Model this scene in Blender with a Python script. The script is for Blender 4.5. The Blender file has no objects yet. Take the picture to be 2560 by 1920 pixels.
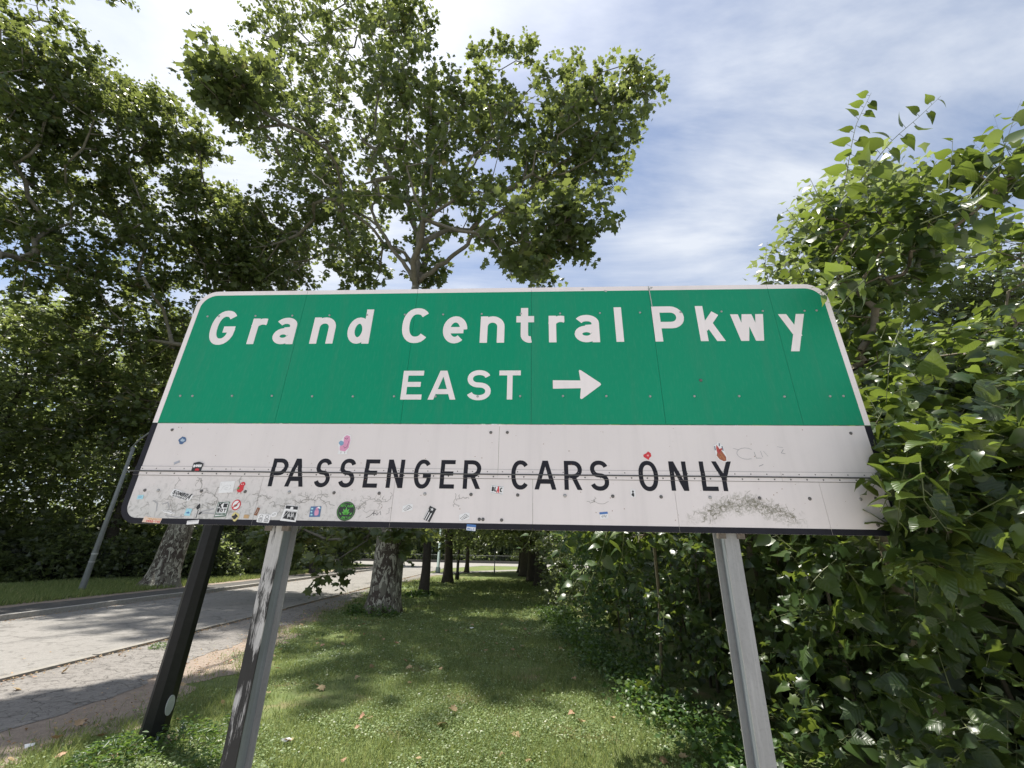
import bpy, math, random
import numpy as np
from mathutils import Vector, Matrix, Euler
PI = math.pi
rng = np.random.default_rng(7)
random.seed(7)
SC = bpy.context.scene
COL = SC.collection
# ------------------------------------------------------------------ camera
F_PX, PITCH, ROLL, CAM_Z = 1061.4, .3765, .0195, 1.65
cp, sp, cr, sr = math.cos(PITCH), math.sin(PITCH), math.cos(ROLL), math.sin(ROLL)
FWD = np.array([0, cp, sp]); U0 = np.array([0, -sp, cp]); R0 = np.array([1., 0, 0])
RT = cr*R0+sr*U0; UP = -sr*R0+cr*U0
cam = bpy.data.cameras.new('camera'); co = bpy.data.objects.new('camera', cam); COL.objects.link(co)
cam.sensor_width = 36; cam.lens = F_PX/2560*36; cam.clip_start = .05; cam.clip_end = 1500
co.matrix_world = Matrix(((RT[0], UP[0], -FWD[0], 0), (RT[1], UP[1], -FWD[1], 0), (RT[2], UP[2], -FWD[2], CAM_Z), (0, 0, 0, 1)))
SC.camera = co
def at(x, y, Y):                      # world point at distance Y ahead seen at a photo position
    d = RT*(x-1280)/F_PX-UP*(y-960)/F_PX+FWD
    d = d*Y/d[1]
    return np.array([d[0], d[1], d[2]+CAM_Z])
def mpp(y, Y):                        # metres per photo pixel there
    d = -UP*(y-960)/F_PX+FWD
    return (Y/d[1])/F_PX
# ------------------------------------------------------------------ light
SUN_EL, SUN_AZ = math.radians(71), math.radians(-54)
SUN = np.array([math.sin(SUN_AZ)*math.cos(SUN_EL), math.cos(SUN_AZ)*math.cos(SUN_EL), math.sin(SUN_EL)])
w = bpy.data.worlds.new('World'); SC.world = w; w.use_nodes = True
nt = w.node_tree; nt.nodes.clear()
def nd(nt, typ, ins=None, **kw):
    n = nt.nodes.new(typ)
    for k, v in kw.items(): setattr(n, k, v)
    for k, v in (ins or {}).items():
        s = n.inputs[k]
        if hasattr(v, 'is_output') or isinstance(v, bpy.types.NodeSocket): nt.links.new(v, s)
        else:
            if isinstance(v, tuple) and len(v) == 3 and s.type == 'RGBA': v = v+(1,)
            s.default_value = v
    return n
def math_(nt, op, a, b=0., c=0., clamp=False):
    n = nt.nodes.new('ShaderNodeMath'); n.operation = op; n.use_clamp = clamp
    for i, v in enumerate((a, b, c)):
        if isinstance(v, bpy.types.NodeSocket): nt.links.new(v, n.inputs[i])
        else: n.inputs[i].default_value = v
    return n.outputs[0]
def mix(nt, f, a, b, blend='MIX'):
    n = nt.nodes.new('ShaderNodeMix'); n.data_type = 'RGBA'; n.blend_type = blend
    for i, v in ((0, f), (6, a), (7, b)):
        if isinstance(v, bpy.types.NodeSocket): nt.links.new(v, n.inputs[i])
        else: n.inputs[i].default_value = (v if not isinstance(v, tuple) else (v+(1,) if len(v) == 3 else v))
    return n.outputs[2]
def ramp(nt, f, stops, interp='LINEAR'):
    n = nt.nodes.new('ShaderNodeValToRGB'); cr_ = n.color_ramp; cr_.interpolation = interp
    while len(cr_.elements) < len(stops): cr_.elements.new(.5)
    for e, (p, c) in zip(cr_.elements, stops):
        e.position = p; e.color = (c, c, c, 1) if not isinstance(c, tuple) else c+(1,)
    nt.links.new(f, n.inputs[0]); return n.outputs[0]
def noise(nt, vec, scale, detail=4, rough=.55, dist=0.):
    n = nd(nt, 'ShaderNodeTexNoise', {'Scale': scale, 'Detail': detail, 'Roughness': rough, 'Distortion': dist})
    if vec is not None: nt.links.new(vec, n.inputs['Vector'])
    return n.outputs['Fac']
def vmap(nt, vec, scale=(1, 1, 1), rot=(0, 0, 0), loc=(0, 0, 0)):
    n = nd(nt, 'ShaderNodeMapping', {'Scale': scale, 'Rotation': rot, 'Location': loc}); nt.links.new(vec, n.inputs[0]); return n.outputs[0]
sky = nd(nt, 'ShaderNodeTexSky', sky_type='NISHITA', sun_disc=False, sun_elevation=SUN_EL, sun_rotation=SUN_AZ, dust_density=1.5, air_density=1.0)
tc = nd(nt, 'ShaderNodeTexCoord'); sx = nd(nt, 'ShaderNodeSeparateXYZ', {0: tc.outputs['Generated']})
zc = math_(nt, 'ADD', math_(nt, 'MAXIMUM', sx.outputs[2], 0.), .12)
cv = nd(nt, 'ShaderNodeCombineXYZ', {0: math_(nt, 'DIVIDE', sx.outputs[0], zc), 1: math_(nt, 'DIVIDE', sx.outputs[1], zc)}).outputs[0]
n1 = noise(nt, vmap(nt, cv, (.75, 2.3, 1), (0, 0, .75)), 1.1, 7, .62, .35)
n2 = noise(nt, vmap(nt, cv, (1, 1, 1), (0, 0, .3), (3.3, 1.2, 0)), 1.3, 5, .5, .4)
cm = ramp(nt, math_(nt, 'ADD', math_(nt, 'MULTIPLY', n1, .62), math_(nt, 'MULTIPLY', n2, .42)), [(.41, .12), (.50, .48), (.60, .95)])
dots = nd(nt, 'ShaderNodeVectorMath', {0: tc.outputs['Generated'], 1: tuple(SUN)}, operation='DOT_PRODUCT').outputs['Value']
glow = math_(nt, 'POWER', math_(nt, 'MAXIMUM', dots, 0.), 7.)
cloud = mix(nt, glow, (5.6, 5.95, 6.55), (9.6, 9.8, 10.3))
skyc = mix(nt, cm, mix(nt, 1., sky.outputs[0], (1.0, 1.05, 1.1), 'MULTIPLY'), cloud)
bg = nd(nt, 'ShaderNodeBackground', {'Color': skyc, 'Strength': .085})
wo = nd(nt, 'ShaderNodeOutputWorld', {0: bg.outputs[0]})
sl = bpy.data.lights.new('sun', 'SUN'); sl.energy = 5.0; sl.angle = math.radians(.55); sl.color = (1, .95, .86)
so = bpy.data.objects.new('sun', sl); COL.objects.link(so)
so.rotation_euler = Vector(SUN).to_track_quat('Z', 'Y').to_euler(); so.location = (0, 0, 40)
SC.view_settings.view_transform = 'Standard'; SC.view_settings.look = 'None'
SC.view_settings.exposure = .80; SC.view_settings.gamma = 1; SC.view_settings.use_curve_mapping = False
SC.cycles.max_bounces = 7; SC.cycles.diffuse_bounces = 4; SC.cycles.transmission_bounces = 4; SC.cycles.use_denoising = True
# ------------------------------------------------------------------ object helpers
def raw(name, V, Fc, mats, smooth=False, mi=None):
    me = bpy.data.meshes.new(name)
    if isinstance(Fc, np.ndarray):
        V = np.ascontiguousarray(V, np.float32); k = Fc.shape[1]; n = len(Fc)
        me.vertices.add(len(V)); me.vertices.foreach_set('co', V.ravel())
        me.loops.add(n*k); me.loops.foreach_set('vertex_index', np.ascontiguousarray(Fc, np.int32).ravel())
        me.polygons.add(n); me.polygons.foreach_set('loop_start', np.arange(0, n*k, k, dtype=np.int32))
        if mi is not None: me.polygons.foreach_set('material_index', np.asarray(mi, np.int32))
        me.update(calc_edges=True)
    else:
        me.from_pydata([tuple(map(float, v)) for v in V], [], Fc)
        if mi is not None:
            for p, i in zip(me.polygons, mi): p.material_index = i
        me.update()
    for m in (mats if isinstance(mats, (list, tuple)) else [mats]): me.materials.append(m)
    if smooth: me.polygons.foreach_set('use_smooth', [True]*len(me.polygons))
    return me
def put(name, me, parent=None, kind=None, label=None, cat=None, group=None, loc=None):
    o = bpy.data.objects.new(name, me); COL.objects.link(o)
    if parent: o.parent = parent
    if kind: o['kind'] = kind
    if label: o['label'] = label
    if cat: o['category'] = cat
    if group: o['group'] = group
    if loc is not None: o.location = tuple(map(float, loc))
    return o
def thing(name, label, cat, loc=(0, 0, 0), group=None): return put(name, None, None, None, label, cat, group, loc)
class MB:                              # collects polygons
    def __init__(s): s.v = []; s.f = []; s.m = []
    def poly(s, pts, m=0):
        n = len(s.v); s.v += [tuple(p) for p in pts]; s.f.append(tuple(range(n, n+len(pts)))); s.m.append(m)
    def box(s, a, b, m=0):
        x0, y0, z0 = a; x1, y1, z1 = b; n = len(s.v)
        s.v += [(x0, y0, z0), (x1, y0, z0), (x1, y1, z0), (x0, y1, z0), (x0, y0, z1), (x1, y0, z1), (x1, y1, z1), (x0, y1, z1)]
        for q in ((3, 2, 1, 0), (4, 5, 6, 7), (0, 1, 5, 4), (1, 2, 6, 5), (2, 3, 7, 6), (3, 0, 4, 7)): s.f.append(tuple(n+i for i in q)); s.m.append(m)
    def tube(s, P, Rr, k=8, cap=True, m=0, ph=0., wob=None):
        P = [np.array(p, float) for p in P]; n0 = len(s.v)
        t = P[1]-P[0]; t /= np.linalg.norm(t)
        a = np.cross(t, [0, 0, 1.]);
        if np.linalg.norm(a) < .05: a = np.array([1., 0, 0])
        a /= np.linalg.norm(a)
        for i, p in enumerate(P):
            t = (P[min(i+1, len(P)-1)]-P[max(i-1, 0)]); t /= (np.linalg.norm(t)+1e-9)
            a = a-t*(a@t); a /= (np.linalg.norm(a)+1e-9); b = np.cross(t, a)
            for j in range(k):
                th = 2*PI*j/k+ph; rr = Rr[i]*(wob(i, j) if wob else 1)
                s.v.append(tuple(p+rr*(math.cos(th)*a+math.sin(th)*b)))
        for i in range(len(P)-1):
            for j in range(k):
                q = n0+i*k; s.f.append((q+j, q+(j+1) % k, q+k+(j+1) % k, q+k+j)); s.m.append(m)
        if cap:
            s.f.append(tuple(n0+j for j in range(k))[::-1]); s.m.append(m)
            s.f.append(tuple(n0+(len(P)-1)*k+j for j in range(k))); s.m.append(m)
    def prism(s, pts, y0, y1, m=0):    # outline in (x,z), front y0 back y1
        n = len(pts); s.poly([(x, y0, z) for x, z in pts], m); s.poly([(x, y1, z) for x, z in pts[::-1]], m)
        for i in range(n):
            (xa, za), (xb, zb) = pts[i], pts[(i+1) % n]
            s.poly([(xa, y0, za), (xa, y1, za), (xb, y1, zb), (xb, y0, zb)], m)
    def make(s, name, mats, parent=None, smooth=False, **kw):
        return put(name, raw(name, s.v, s.f, mats, smooth, s.m), parent, **kw)
# ------------------------------------------------------------------ materials
def mat(name):
    m = bpy.data.materials.new(name); m.use_nodes = True; t = m.node_tree
    b = t.nodes['Principled BSDF']; return m, t, b
def objc(t): return nd(t, 'ShaderNodeTexCoord').outputs['Object']
def bump(t, b, h, s=.3, d=.01):
    n = nd(t, 'ShaderNodeBump', {'Strength': s, 'Distance': d, 'Height': h}); t.links.new(n.outputs[0], b.inputs['Normal'])
def simple(name, col, rough=.6, metal=0., var=.12, sc=8., spec=.5):
    m, t, b = mat(name); o = objc(t)
    f = noise(t, o, sc, 5)
    c = mix(t, f, tuple(x*(1-var*1.6) for x in col), tuple(min(1, x*(1+var*1.6)) for x in col))
    t.links.new(c, b.inputs['Base Color']); b.inputs['Roughness'].default_value = rough; b.inputs['Metallic'].default_value = metal
    b.inputs['Specular IOR Level'].default_value = spec
    return m
def leafmat(name, stops, trans=(.30, .42, .03), tf=.42, rough=.42, spec=.45, rs=.25):
    m, t, b = mat(name); g = nd(t, 'ShaderNodeNewGeometry'); oi = nd(t, 'ShaderNodeObjectInfo')
    r = math_(t, 'FRACT', math_(t, 'ADD', g.outputs['Random Per Island'], oi.outputs['Random']))
    c = ramp(t, r, stops)
    pos = g.outputs['Position']; vn = noise(t, pos, 40., 2)
    c = mix(t, math_(t, 'MULTIPLY', vn, .5), c, mix(t, 1., c, (.55, .6, .5), 'MULTIPLY'))
    t.links.new(c, b.inputs['Base Color']); b.inputs['Roughness'].default_value = rough; b.inputs['Specular IOR Level'].default_value = spec
    tr = nd(t, 'ShaderNodeBsdfTranslucent', {'Color': mix(t, r, tuple(x*.75 for x in trans), tuple(x*1.25 for x in trans))})
    ms = nd(t, 'ShaderNodeMixShader', {0: tf, 1: b.outputs[0], 2: tr.outputs[0]})
    t.links.new(ms.outputs[0], t.nodes['Material Output'].inputs[0])
    return m
PLANE_LEAF = leafmat('plane_tree_leaf', [(0, (.04, .062, .024)), (.5, (.065, .098, .036)), (.9, (.10, .14, .05)), (.97, (.15, .17, .06)), (1, (.2, .13, .05))], (.225, .27, .065), .45, .36, .6)
DIST_LEAF = leafmat('far_tree_leaf', [(0, (.05, .066, .036)), (.6, (.09, .115, .062)), (1, (.14, .16, .09))], (.26, .32, .10), .5, .36, .6)
MUL_LEAF = leafmat('mulberry_leaf', [(0, (.022, .042, .016)), (.5, (.036, .068, .022)), (.9, (.06, .10, .03)), (1, (.11, .15, .045))], (.21, .28, .04), .34, .34, .5)
IVY_LEAF = leafmat('ground_leaf', [(0, (.03, .07, .02)), (.6, (.06, .12, .035)), (1, (.12, .18, .06))], (.2, .32, .05), .35, .4)
GRASS_M = leafmat('grass_blade', [(0, (.11, .16, .06)), (.5, (.175, .24, .09)), (.85, (.25, .29, .12)), (1, (.42, .36, .20))], (.36, .42, .13), .40, .5, .3)
CLOV_M = leafmat('clover_leaf', [(0, (.10, .15, .06)), (.6, (.20, .27, .11)), (.93, (.32, .38, .19)), (1, (.65, .65, .56))], (.3, .4, .12), .32, .5, .3)
DEAD_LEAF = leafmat('dead_leaf', [(0, (.30, .20, .11)), (.5, (.45, .34, .2)), (1, (.5, .28, .2))], (.3, .2, .1), .2, .6, .3)
def veined(src, name):
    m = src.copy(); m.name = name; t = m.node_tree; b = t.nodes['Principled BSDF']; o = objc(t); q = nd(t, 'ShaderNodeSeparateXYZ', {0: o})
    ax = math_(t, 'ABSOLUTE', q.outputs[0]); rib = ramp(t, ax, [(.006, 1.), (.022, 0.)])
    w_ = math_(t, 'SINE', math_(t, 'MULTIPLY', math_(t, 'SUBTRACT', q.outputs[1], math_(t, 'MULTIPLY', ax, .75)), 46.))
    side = ramp(t, w_, [(.88, 0.), (.985, .7)]); v = math_(t, 'MAXIMUM', rib, side)
    src_c = b.inputs['Base Color'].links[0].from_socket; blot = noise(t, o, 5., 4, .6)
    c = mix(t, math_(t, 'MULTIPLY', v, .22), src_c, (.14, .19, .07)); c = mix(t, ramp(t, blot, [(.6, 0.), (.75, .5)]), c, (.14, .13, .04))
    t.links.new(c, b.inputs['Base Color']); bump(t, b, math_(t, 'ADD', math_(t, 'MULTIPLY', v, .6), math_(t, 'MULTIPLY', w_, .2)), .22, .015); return m
MUL_NEAR = veined(MUL_LEAF, 'veined_mulberry_leaf')
def barkmat():
    m, t, b = mat('plane_tree_bark'); o = objc(t); v = vmap(t, o, (1, 1, .45))
    n1 = noise(t, v, 4.6, 7, .62, .9); n2 = noise(t, v, 8., 6, .62, 1.2); n3 = noise(t, vmap(t, o, (3, 3, .7)), 12, 5)
    z = nd(t, 'ShaderNodeSeparateXYZ', {0: o}).outputs[2]
    zf = math_(t, 'MULTIPLY', math_(t, 'SUBTRACT', z, 3.0), .006, clamp=False)
    zf = math_(t, 'MINIMUM', zf, .02)
    s = math_(t, 'ADD', n1, zf)
    c = mix(t, ramp(t, s, [(.475, 0.), (.49, 1.)]), (.075, .058, .045), (.19, .175, .14))
    c = mix(t, ramp(t, math_(t, 'ADD', n2, zf), [(.53, 0.), (.54, 1.)]), c, (.46, .44, .36))
    c = mix(t, math_(t, 'MULTIPLY', n3, .55), c, mix(t, 1., c, (.45, .43, .4), 'MULTIPLY'))
    t.links.new(c, b.inputs['Base Color']); b.inputs['Roughness'].default_value = .85
    bump(t, b, math_(t, 'ADD', math_(t, 'MULTIPLY', n3, .6), math_(t, 'MULTIPLY', n1, 1.)), .7, .03); return m
BARK = barkmat()
DARKBARK = simple('dark_bark', (.055, .045, .035), .9, 0, .35, 9)
SHADE_LIMB_BARK = simple('shaded_limb_bark', (.15, .135, .105), .85, 0, .4, 7)  # bark colour darkened so that sunlit limbs read as backlit silhouettes
TWIG = simple('twig_bark', (.13, .11, .075), .8, 0, .3, 9)
STEM = simple('green_stem', (.11, .13, .05), .6, 0, .25, 9)
# ------------------------------------------------------------------ foliage engine
def tri(fs): return np.array(fs, np.int32)
def lobed():                           # plane tree leaf, five lobes
    a = [(0, 0), (.20, -.10), (.30, .14), (.56, .18), (.36, .42), (.40, .66), (.17, .64), (0, 1.), (-.17, .64), (-.40, .66), (-.36, .42), (-.56, .18), (-.30, .14), (-.20, -.10)]
    V = [(x, y, -.22*abs(x)-.12*y*y) for x, y in a]+[(0, .38, .04)]
    c = len(V)-1; n = len(a)
    return np.array(V), tri([(c, i, (i+1) % n) for i in range(n)])
def lobed_lo():
    a = [(0, -.05), (.5, .15), (.2, .45), (0, 1.), (-.2, .45), (-.5, .15)]
    V = [(x, y, -.25*abs(x)-.1*y*y) for x, y in a]
    return np.array(V), tri([(0, 1, 2), (0, 2, 4), (2, 3, 4), (0, 4, 5)])
def heart(curl=.25, wv=0., hi=False):
    ys = [0, .0, .05, .13, .24, .36, .48, .60, .72, .83, .92, 1.] if hi else [0, .02, .16, .36, .56, .76, 1.]
    xs = [0, .22, .34, .40, .425, .41, .37, .31, .23, .145, .07, 0] if hi else [0, .27, .40, .40, .29, .14, 0]
    m_ = len(ys); V = []
    for i in range(m_):
        y, x = ys[i], xs[i]; z = -curl*y*y; yy = y*(1-.12*curl*y); V.append((0, yy if i > 1 or not hi else .0+.0*i, z-.01))
        if 0 < i < m_-1:
            dy = -.10*math.exp(-((i-1)*(.6 if hi else 2))**2); jag = (.012 if i % 2 else -.012) if hi else 0; wz = wv*.03*math.sin(i*(1.3 if hi else 3))
            V.append((x+jag, yy+dy, z+.20*x+wz)); V.append((-x-jag, yy+dy, z+.20*x-wz))
    Fc = [(0, 2, 1), (0, 1, 3)]; ids = [1+3*i for i in range(m_-2)]
    for a_, b_ in zip(ids[:-1], ids[1:]):
        Fc += [(a_, a_+1, b_+1), (a_, b_+1, b_), (a_, b_+2, a_+2), (a_, b_, b_+2)]
    e_ = ids[-1]; Fc += [(e_, e_+1, e_+3), (e_, e_+3, e_+2)]
    return np.array(V, float), tri(Fc)
def quadleaf():
    V = [(0, 0, 0), (.33, .45, .06), (0, 1, -.15), (-.33, .45, .06)]
    return np.array(V, float), tri([(0, 1, 2), (0, 2, 3)])
HEART, HEART2, LOB, LOBLO, QL = heart(), heart(.45, 1.), lobed(), lobed_lo(), quadleaf()
HI_HEARTS = (heart(.25, .5, True), heart(.5, 1., True), heart(.12, 1.6, True))
def norm(a): return a/(np.linalg.norm(a, axis=-1, keepdims=True)+1e-9)
def leaf_arrays(P, D, N, S, tpl):
    V, Fc = tpl
    D = norm(D); N = norm(N-D*(N*D).sum(1, keepdims=True)); X = np.cross(D, N)
    W = P[:, None]+S[:, None, None]*(V[None, :, 0:1]*X[:, None]+V[None, :, 1:2]*D[:, None]+V[None, :, 2:3]*N[:, None])
    k = len(V); FF = Fc[None]+(np.arange(len(P))*k)[:, None, None]
    return W.reshape(-1, 3), FF.reshape(-1, 3)
def leaf_frames(n, droop=.35, flat=.75, r=rng):
    a = r.uniform(0, 2*PI, n); D = np.stack([np.cos(a), np.sin(a), r.normal(-droop, .35, n)], 1)
    N = r.normal(0, 1, (n, 3))*(1-flat)*1.3+np.array([0, 0, 1.])*flat
    return norm(D), norm(N)
def blob_points(blobs, dens_pow=.5, r=rng):
    """blobs: (centre xyz, radius xyz, count)"""
    out = []
    for c, rad, n in blobs:
        d = norm(r.normal(0, 1, (n, 3))); u = r.random(n)**dens_pow
        out.append(np.array(c)+d*u[:, None]*np.array(rad))
    return np.concatenate(out)
def grow(tips, chain, chain_r, tipr=.008, step=.7, r=rng, expo=.42, wig=.16):
    """links every tip to the nearest wood already there; returns nodes, parents, radii"""
    nodes = [np.array(p, float) for p in chain]; par = list(range(-1, len(chain)-1))
    root = nodes[-1]; dd = np.linalg.norm(tips-root, axis=1); order = np.argsort(dd)
    A = np.zeros((len(tips)*14+len(chain)+10, 3)); A[:len(nodes)] = nodes; G = np.zeros(len(A)); n = len(nodes)
    for i in range(len(chain)): G[i] = np.linalg.norm(A[i]-root)*(.2)
    tipid = []
    lo = max(0, len(chain)-max(2, len(chain)//2))
    for k in order:
        p = tips[k]; d = np.linalg.norm(A[lo:n]-p, axis=1)+.25*G[lo:n]
        j = lo+int(np.argmin(d)); q = A[j]; L = np.linalg.norm(p-q); m = min(10, max(1, int(L/step)))
        prev = j
        for s in range(1, m+1):
            f = s/m; x = q+(p-q)*f+(r.normal(0, wig*L/m, 3) if s < m else 0)+np.array([0, 0, .10*L*math.sin(PI*f)])
            if n >= len(A)-1: break
            A[n] = x; G[n] = G[prev]+np.linalg.norm(x-A[prev]); par.append(prev); prev = n; n += 1
        tipid.append(prev)
    A = A[:n]; cnt = np.zeros(n)
    for i in tipid: cnt[i] += 1
    for i in range(n-1, 0, -1):
        if par[i] >= 0: cnt[par[i]] += cnt[i]
    R = tipr*np.maximum(cnt, 1)**expo
    return A, par, R, np.array(tipid)
def wood_mesh(A, par, R, start, mb, minr=.0, rcap=1e9):
    V = []; Fc = []
    idx = [i for i in range(start, len(A)) if par[i] >= 0 and R[i] >= minr]
    if not idx: return
    idx = np.array(idx); P1 = A[idx]; P0 = A[np.array(par)[idx]]; r1 = np.minimum(R[idx], rcap); r0 = np.minimum(np.minimum(R[np.array(par)[idx]], R[idx]*1.7), rcap)
    t = norm(P1-P0); a = norm(np.cross(t, np.array([.3, .2, 1.]))); b = np.cross(t, a); k = 5
    th = np.arange(k)*2*PI/k
    ring = lambda P, r_: P[:, None]+r_[:, None, None]*(np.cos(th)[None, :, None]*a[:, None]+np.sin(th)[None, :, None]*b[:, None])
    VV = np.concatenate([ring(P0-t*r0[:, None]*.3, r0), ring(P1+t*r1[:, None]*.3, r1)], 1).reshape(-1, 3)
    q = np.array([(j, (j+1) % k, k+(j+1) % k, k+j) for j in range(k)])
    FF = (q[None]+(np.arange(len(idx))*2*k)[:, None, None]).reshape(-1, 4)
    return VV, FF
def trunk_mesh(pts, rad, k=18, seed=0, flare=.55):
    P = np.array(pts, float); m = MB(); r_ = np.random.default_rng(seed)
    # resample
    d = np.concatenate([[0], np.cumsum(np.linalg.norm(np.diff(P, axis=0), axis=1))]); n = max(10, int(d[-1]/.35)); s = np.concatenate([[0, .15, .35], np.linspace(.6, d[-1], n)])
    Q = np.stack([np.interp(s, d, P[:, i]) for i in range(3)], 1); R = np.interp(s, d, rad)
    ph = r_.uniform(0, 6, 6)
    R = R*(1+flare*np.exp(-s/.38))
    def wob(i, j):
        th = 2*PI*j/k; z = s[i]
        return 1+.05*math.sin(3*th+ph[0]+z*.6)+.04*math.sin(5*th+ph[1]-z*.9)+(.16*math.exp(-z/.45)*math.sin(5*th+ph[2]) if flare else 0)+.025*math.sin(2*th+z*2.1+ph[3])
    m.tube(Q, R, k, True, 0, 0, wob); return m
def px_area(P, S):                     # apparent size in the photo
    v = P-np.array([0, 0, CAM_Z]); z = v@FWD; x = v@RT/np.maximum(z, .01)*F_PX+1280; y = 960-v@UP/np.maximum(z, .01)*F_PX
    a = S/np.maximum(z, .01)*F_PX; a[(z < .2) | (x < 0) | (x > 2560) | (y < 0) | (y > 1920)] = 0
    return a
def place_leaves(root, P, D, N, S, tpls, material, singles, leafname='leaf', crown='crown'):
    n = len(P); order = np.argsort(-px_area(P, S)); one = order[:singles]; rest = order[singles:]
    base = Vector(root.location)
    mes = [raw(leafname, t[0], t[1], MUL_NEAR if material is MUL_LEAF else material, True) for t in ((HI_HEARTS+((LOB,) if len(tpls) > 2 else ())) if tpls[0] is HEART else tpls)] if singles else []
    D = norm(D); Nn = norm(N-D*(N*D).sum(1, keepdims=True)); X = np.cross(D, Nn)
    for c, i in enumerate(one):
        o = bpy.data.objects.new(leafname, mes[c % len(mes)]); COL.objects.link(o); o.parent = root
        s = float(S[i]); a, b, cc, p = X[i]*s, D[i]*s, Nn[i]*s, P[i]-np.array(base)
        o.matrix_basis = Matrix(((a[0], b[0], cc[0], p[0]), (a[1], b[1], cc[1], p[1]), (a[2], b[2], cc[2], p[2]), (0, 0, 0, 1)))
    if len(rest):
        parts = []; off = 0
        for j, t in enumerate(tpls):
            q = rest[j::len(tpls)]
            V, Fc = leaf_arrays(P[q]-np.array(base), D[q], N[q], S[q], t); parts.append((V, Fc+off)); off += len(V)
        me = raw(crown, np.concatenate([p[0] for p in parts]), np.concatenate([p[1] for p in parts]), material, False)
        put(crown, me, root, 'stuff')
def shoots(P0, Dr, L, nl, size, r, droop=.25, flat_=.55):
    """straight-ish shoots with alternate leaves: returns leaf frames and stem segments"""
    n = len(P0); Dr = norm(Dr); side = norm(np.cross(Dr, np.array([0, 0, 1.])+r.normal(0, .3, (n, 3))))
    bend = r.normal(0, .12, (n, 3))-np.array([0, 0, .10])
    f = lambda t: P0+Dr*(L*t)[:, None]+bend*(L*t*t)[:, None]
    LP, LD, LN, LS = [], [], [], []; segs = []
    ts = np.linspace(0, 1, 5)
    for a, b in zip(ts[:-1], ts[1:]): segs.append((f(np.full(n, a)), f(np.full(n, b)), np.full(n, .0035*(1.15-b))))
    for j in range(nl):
        t = (j+.6)/nl; sgn = 1 if j % 2 else -1; p = f(np.full(n, min(t, 1.)))
        d = norm(side*sgn+Dr*r.uniform(.1, .7, (n, 1))+np.array([0, 0, -1.])*r.uniform(-.1, droop*2.4, (n, 1))+r.normal(0, .22, (n, 3)))
        sz = size*(1.2-.75*t**3)*r.uniform(.5, 1.2, n); q = p+d*(sz*.28)[:, None]
        segs.append((p, q, np.full(n, .0014)))
        N = norm(np.array([0, 0, 1.])*flat_+r.normal(0, .45, (n, 3)))
        LP.append(q); LD.append(d); LN.append(N); LS.append(sz)
    return np.concatenate(LP), np.concatenate(LD), np.concatenate(LN), np.concatenate(LS), segs
def seg_mesh(segs, k=4):
    P0 = np.concatenate([s[0] for s in segs]); P1 = np.concatenate([s[1] for s in segs]); R = np.concatenate([s[2] for s in segs])
    t = norm(P1-P0); a = norm(np.cross(t, np.array([.3, .2, 1.]))); b = np.cross(t, a); th = np.arange(k)*2*PI/k
    rg = lambda P: P[:, None]+R[:, None, None]*(np.cos(th)[None, :, None]*a[:, None]+np.sin(th)[None, :, None]*b[:, None])
    V = np.concatenate([rg(P0), rg(P1)], 1).reshape(-1, 3); q = np.array([(j, (j+1) % k, k+(j+1) % k, k+j) for j in range(k)])
    return V, (q[None]+(np.arange(len(P0))*2*k)[:, None, None]).reshape(-1, 4)
def tree(name, label, base, trunk, trad, blobs, per=26, sig=.42, ls=.2, tpls=(LOB,), leafm=None, bark=None, singles=0, cat='tree', group=None, dens=.5, tipr=.008, minr=.0, flare=True, droop=.35, flat=.7, seed=1, k=18, expo=.42, sprays=0):
    """trunk: world points, blobs: (centre, radius, tips)"""
    r = np.random.default_rng(seed)
    root = thing(name, label, cat, base, group); B = np.array(base, float)
    tm = trunk_mesh(np.array(trunk)-B, trad, k, seed, .3 if seed in (3, 11, 12, 13, 21) else .55)
    tips = blob_points(blobs, dens, r)
    A, par, R, tid = grow(tips, trunk, trad, tipr, r=r, expo=expo)
    tm.make('trunk', bark or BARK, root, True)
    wm = wood_mesh(A-B, par, R, len(trunk), None, minr, trad[-1]*.9)
    if wm:
        put('limb_mass', raw('limb_mass', wm[0], wm[1], SHADE_LIMB_BARK if bark in (None, BARK) else bark, True), root, 'stuff')
    T = A[tid]; pa = A[np.array(par)[tid]]
    if sprays:
        q0 = np.repeat(T, sprays, 0)+r.normal(0, .16, (len(T)*sprays, 3)); dr = norm(np.repeat(T-pa, sprays, 0))*.5+r.normal(0, .55, q0.shape)+np.array([0, 0, .35])
        P, D, N, S, sg = shoots(q0, dr, r.uniform(.35, 1.0, len(q0)), per, ls, r, .3, .6); V_, F_ = seg_mesh([g for i_, g in enumerate(sg) if i_ < 4], 3)
        put('twig', raw('twig', V_-B, F_, TWIG, True), root, 'stuff'); place_leaves(root, P, D, N, S, tpls, leafm or PLANE_LEAF, singles); return root
    n = len(T)*per
    rep = np.repeat(np.arange(len(T)), per); f = r.random(n)[:, None]**1.5*.6
    P = T[rep]*(1-f)+pa[rep]*f+r.normal(0, 1, (n, 3))*sig*np.array([1, 1, .7])
    D, N = leaf_frames(n, droop, flat, r); out = norm(P-T[rep]); D = norm(D+.5*out)
    S = ls*r.uniform(.6, 1.25, n)
    place_leaves(root, P, D, N, S, tpls, leafm or PLANE_LEAF, singles)
    return root
def copy_tree(o, loc, rz, s, label=None):
    c = o.copy(); COL.objects.link(c); c.location = loc; c.rotation_euler = (0, 0, rz); c.scale = s if isinstance(s, tuple) else (s, s, s)
    if label: c['label'] = label
    for ch in o.children:
        d = ch.copy(); COL.objects.link(d); d.parent = c
    return c
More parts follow.
